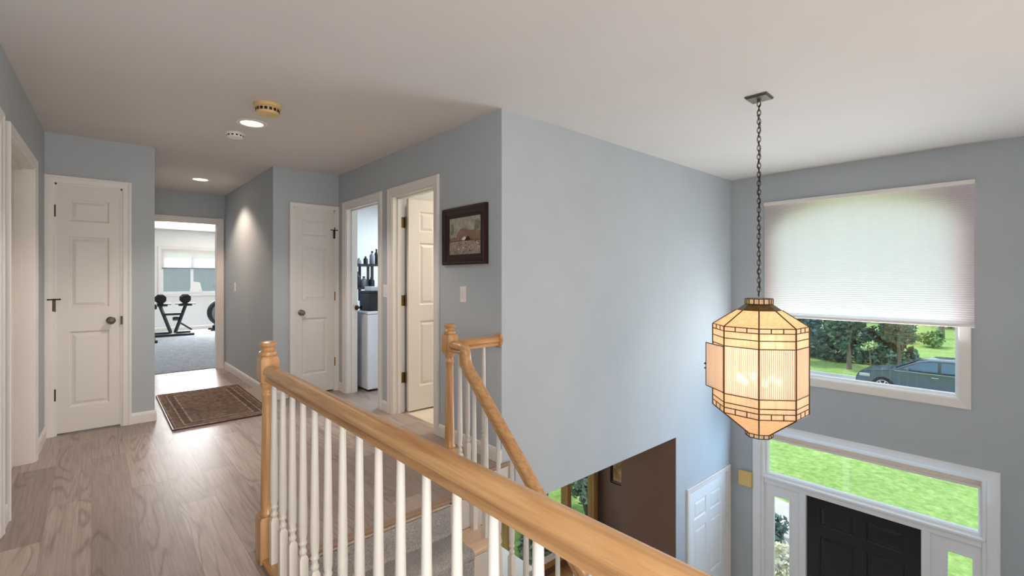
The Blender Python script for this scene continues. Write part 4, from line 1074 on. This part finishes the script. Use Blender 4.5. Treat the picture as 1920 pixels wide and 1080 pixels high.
for k in range(14): mb.tube([(32.9, 4.9+.6*k, GZ-.05), (32.9+.2*math.sin(k*2.1), 4.9+.6*k+.1, GZ+1.2)], .05, 5)
mb.build('stems', M['bark'], d)
bush((43, 6.75, -3.35), (.9, .95, .75), 'pink blossoming bush on the far lawn', M['pinkp'], 900, .13, 31)
bush((42, 4.75, -3.35), (1.0, .8, .6), 'rounded green bush on the far lawn above the car roof', M['leafg'], 1100, .12, 32)
for k, (x, y) in enumerate(((56, 19), (58, 12), (56, 5.2), (58, -1.5))):
    bush((x, y, -3.15), (2.4, 2.6, 2.8), 'big tree mass at the back of the far lawn, ' + ['behind the blue-green tree', 'behind the dark trees', 'behind the pink bush', 'behind the pale trunk'][k], M['leafg'] if k % 2 else M['leafd'], 3000, .3, 41+k, grp='tree masses at the back')
for k, (x, y) in enumerate(((-1, 25), (3.6, 24))):
    bush((x, y, -3.2), (3.4, 1.6, 3.6), 'bluish tree outside the exercise room window, ' + ['hidden side', 'straight beyond the sill'][k], M['leafb'], 4200, .3, 71+k, grp='trees outside the exercise room') if k else None
bush((7.5, 2.5, -3.2), (.42, .4, .34), 'cream flowering shrub outside the sidelight nearer the corner', M['petal'], 900, .045, 51, name='flowering_shrub')
bush((8.6, 3.05, -3.2), (.34, .3, .22), 'blue-green shrub beside the front walk, seen through the sidelight', M['leafb'], 900, .06, 52, name='shrub')
for k, (x, y, r) in enumerate(((6.65, 6.5, (.5, .45, 1.0)), (6.65, 5.35, (.6, .42, 1.05)), (8.4, 6.7, (.8, .6, 1.1)), (5.1, 4.98, (.6, .28, .45)))):
    bush((x, y, -3.2), r, ['leafy sunlit bush outside the patio window, left of its mullion', 'dense grey-green bush outside the patio window, right of its mullion', 'green bush farther behind the patio window, nearest the brown wall', 'low grey-green bush just outside the patio window'][k], [M['leafy'], M['leafs'], M['leafg'], M['leafs']][k], 3800, .08, 61+k, grp='bushes outside the patio window')

# parked car, seen from its side: nose towards +Y
cx, cyf, cg = 25.3, 5.25, -3.52
car = thing('car', (cx, cyf-2.3, cg), 'dark blue-grey car parked on the street outside the foyer window', 'car')
paint = newmat('dark_car_paint')[0]; pp = paint.node_tree.nodes['Principled BSDF']; pp.inputs['Base Color'].default_value = srgb(84,100,114); pp.inputs['Metallic'].default_value = .3; pp.inputs['Roughness'].default_value = .25; pp.inputs['Coat Weight'].default_value = .6
cglass = simple('car_glass', srgb(70,104,124), .08, var=.05)
def cy(s): return cyf-s
prof = [(0, .38), (.02, .62), (.12, .82), (.45, .93), (1.15, 1.04), (1.25, 1.05), (2.0, 1.07), (3.6, 1.10), (4.45, 1.08), (4.62, .95), (4.68, .6), (4.62, .36), (3.9, .30), (3.86, .52), (3.72, .68), (3.5, .74), (3.28, .68), (3.14, .52), (3.1, .28), (1.32, .28), (1.28, .5), (1.14, .66), (.92, .72), (.70, .66), (.56, .5), (.52, .32)]
mb = MB()
secs = [(-.88, .93), (-.92, 1), (.92, 1), (.88, .93)]
mb.rings([[(cx+w_, cy(s if q == 1 else 2.34+(s-2.34)*.985), cg+(z if q == 1 else .35+(z-.35)*.97)) for s, z in prof] for w_, q in secs]); mb.build('body', paint, car, smooth=True)
roofp = [(1.2, 1.03, .80), (1.95, 1.46, .66), (2.35, 1.58, .62), (3.2, 1.60, .62), (3.9, 1.52, .62), (4.45, 1.1, .78)]
mb = MB(); mb.rings([[(cx-w_, cy(s), cg+1.05), (cx-w_*.98, cy(s), cg+z-.03), (cx-w_*.9, cy(s), cg+z), (cx+w_*.9, cy(s), cg+z), (cx+w_*.98, cy(s), cg+z-.03), (cx+w_, cy(s), cg+1.05)] for s, z, w_ in [(1.2, 1.06, .84), (2.0, 1.47, .76), (2.4, 1.57, .73), (3.2, 1.59, .72), (3.9, 1.52, .72), (4.5, 1.12, .80)]]); mb.build('cabin', paint, car, smooth=True)
for a in ([(1.5, 1.12), (2.05, 1.42), (2.5, 1.49), (2.62, 1.49), (2.62, 1.12)], [(2.72, 1.12), (2.72, 1.49), (3.2, 1.5), (3.55, 1.48), (3.55, 1.14)], [(3.65, 1.15), (3.65, 1.46), (3.85, 1.42), (4.15, 1.2)]):
    mb = MB(); mb.prism(a, 0, .03, lambda s, z, q: (cx-.845+(z-1.05)*.22+q*.5, cy(s), cg+z)); mb.build('side_window', cglass, car)
mb = MB(); mb.quad((cx-.74, cy(1.22), cg+1.12), (cx+.74, cy(1.22), cg+1.12), (cx+.66, cy(1.93), cg+1.47), (cx-.66, cy(1.93), cg+1.47)); mb.build('windshield', cglass, car)
for s in (.92, 3.5):
    for sx in (-1, 1):
        tw = MB().lathe([(.20, -.1), (.34, -.1), (.36, -.07), (.36, .07), (.34, .1), (.20, .1)], (cx+sx*.80, cy(s), cg+.36), 28, 'x').build('wheel', M['rubber'], car, smooth=True)
        mb = MB(); mb.lathe([(.235, .0), (.245, sx*.06), (.235, sx*.108), (.205, sx*.108), (.2, sx*.05), (0, sx*.05)], (cx+sx*.80, cy(s), cg+.36), 28, 'x')
        for k in range(6):
            a = PI/3*k; mb.tube([(cx+sx*.895, cy(s), cg+.36), (cx+sx*.895, cy(s)+.21*math.cos(a), cg+.36+.21*math.sin(a))], .024, 6)
        mb.build('rim', M['rim'], tw)
MB().box(cx-.90, cx-.78, cy(.5), cy(.12), cg+.66, cg+.8).build('headlight', M['rim'], car, bevel=.03)
MB().box(cx-.98, cx-.86, cy(1.78), cy(1.62), cg+1.06, cg+1.2).build('wing_mirror', paint, car, bevel=.03)
MB().box(cx-.925, cx-.915, cy(4.3), cy(1.3), cg+1.04, cg+1.06).build('belt_trim', M['rim'], car)
for s in (2.55, 3.45): MB().box(cx-.94, cx-.918, cy(s)-.1, cy(s)+.1, cg+.9, cg+.93).build('door_handle', M['rim'], car)

# ------------------------------------------------------------------ light
w = bpy.data.worlds.new('sky'); sc.world = w; w.use_nodes = True; nt = w.node_tree
bg = nt.nodes['Background']; sky = nt.nodes.new('ShaderNodeTexSky'); sky.sky_type = 'NISHITA'; sky.sun_disc = False
sky.sun_elevation = math.radians(58); sky.sun_rotation = math.radians(330); sky.altitude = 100; sky.dust_density = 1.5
mxs = nt.nodes.new('ShaderNodeMix'); mxs.data_type = 'RGBA'; mxs.inputs[0].default_value = .55; mxs.inputs[7].default_value = (5.2, 5.8, 6.6, 1)
nt.links.new(sky.outputs[0], mxs.inputs[6]); nt.links.new(mxs.outputs[2], bg.inputs['Color']); bg.inputs['Strength'].default_value = .33
def lamp(kind, name, loc, energy, col=(1,1,1), rot=None, **k):
    l = bpy.data.lights.new(name, kind); l.energy = energy; l.color = col
    for a, b in k.items(): setattr(l, a, b)
    o = bpy.data.objects.new(name, l); COL.objects.link(o); o.location = loc
    if rot: o.rotation_euler = rot
    return o
def aim(o, d): o.rotation_euler = Vector(d).to_track_quat('-Z', 'Y').to_euler()
s = lamp('SUN', 'sun', (0, 0, 20), 2.3, (1, .95, .86), angle=.01); aim(s, (.06, -.5, -.86))
WARM = (1, .89, .79); DAY = (.82, .91, 1)
for p in LAMPS: lamp('POINT', 'lantern_bulb_light', (p[0], p[1], p[2]), 2.3, WARM, shadow_soft_size=.022)
for x, y, e, wc in ((.9, 3.95, 74, (1, .90, .82)), (.957, 6.59, 78, (1, .76, .60))):
    o = lamp('SPOT', 'downlight_beam', (x, y, ZC-.02), e, wc, spot_size=math.radians(125), spot_blend=.45, shadow_soft_size=.06); aim(o, (0, 0, -1))
# daylight entering through the windows
o = lamp('AREA', 'window_daylight', (5.63, yc, .51), 38, (.90,.95,1), shape='RECTANGLE', size=1.45, size_y=.58); aim(o, (-1, 0, .4))
o = lamp('AREA', 'entry_daylight', (5.69, 1.2, -.77), 34, (.46,.70,1), shape='RECTANGLE', size=1.7, size_y=.36); aim(o, (-1, 0, .15))
o = lamp('AREA', 'gym_window_daylight', (2.3, 13.9, 1.4), 235, (.97,.98,1), shape='RECTANGLE', size=1.9, size_y=1.0); aim(o, (0, -1, -.15))
o = lamp('AREA', 'laundry_daylight', (3.6, 5.3, 2.3), 55, (.70,.84,1), shape='RECTANGLE', size=.8, size_y=.8); aim(o, (0, 0, -1))
o = lamp('AREA', 'bath_ceiling_light', (3.3, 3.3, 2.35), 26, (1,.9,.78), shape='RECTANGLE', size=.5, size_y=.5); aim(o, (0, 0, -1))
o = lamp('AREA', 'lower_room_daylight', (4.2, 4.38, -1.4), 14, DAY, shape='RECTANGLE', size=2.4, size_y=1.8); aim(o, (0, -1, 0))
for (y, z, a, b) in ((yc, 1.15, 1.5, 1.9), (1.215, -.74, 1.74, .5)):
    o = lamp('AREA', 'sky_portal', (5.9, y, z), 1, shape='RECTANGLE', size=a, size_y=b); aim(o, (-1, 0, 0)); o.data.cycles.is_portal = True
# added fill lamps behind the camera
o = lamp('AREA', 'landing_ceiling_light', (.1, -.6, 2.4), 44, (1, .93, .87), shape='RECTANGLE', size=.9, size_y=.9); aim(o, (0, .35, -1))  # unseen fill added overhead to brighten the landing, no fixture modelled
o = lamp('AREA', 'bedroom_daylight', (-.05, -1.2, .9), 76, (.97,.97,1), shape='RECTANGLE', size=.9, size_y=1.3); aim(o, (.08, 1, .35))  # low fill added to lift the hall ceiling and closet wall, no window behind
o = lamp('AREA', 'warm_side_fill', (2.2, -1.2, .9), 50, (1,.72,.52), shape='RECTANGLE', size=2.8, size_y=2.4); aim(o, (-.1, 1, .1))  # warm fill added for the peach glow on the foyer wall

# ------------------------------------------------------------------ camera and view
cam = bpy.data.cameras.new('camera'); co = bpy.data.objects.new('camera', cam); COL.objects.link(co)
co.location = (0, 0, 1.27); co.rotation_euler = (PI/2, 0, math.radians(-41.747))
cam.sensor_width = 36; cam.lens = 36*883/1920; cam.shift_y = -18/1920; cam.clip_start = .02; cam.clip_end = 300
sc.camera = co
sc.view_settings.view_transform = 'Standard'; sc.view_settings.look = 'None'; sc.view_settings.gamma = 1; sc.view_settings.exposure = 0; sc.view_settings.use_curve_mapping = False
sc.cycles.use_denoising = True
BL = {'baseboard_closet': 'white baseboard right of the first closet door', 'baseboard_picture': 'white baseboard below the framed picture', 'baseboard_left': 'short white baseboard between the left wall door and the closet corner',
      'baseboard_left_near': 'short white baseboard between the two left wall doors', 'baseboard_picture_mid': 'white baseboard between the two open doorways', 'baseboard_gym': 'white baseboard behind the exercise equipment'}
for n_, t_ in BL.items():
    if n_ in bpy.data.objects: bpy.data.objects[n_]['label'] = t_
for o in bpy.data.objects:
    if o.parent is None and o.get('kind') == 'structure' and 'category' not in o.keys(): o['category'] = o.name.split('_')[0]
for o in bpy.data.objects:
    if '_org' in o.keys(): del o['_org']
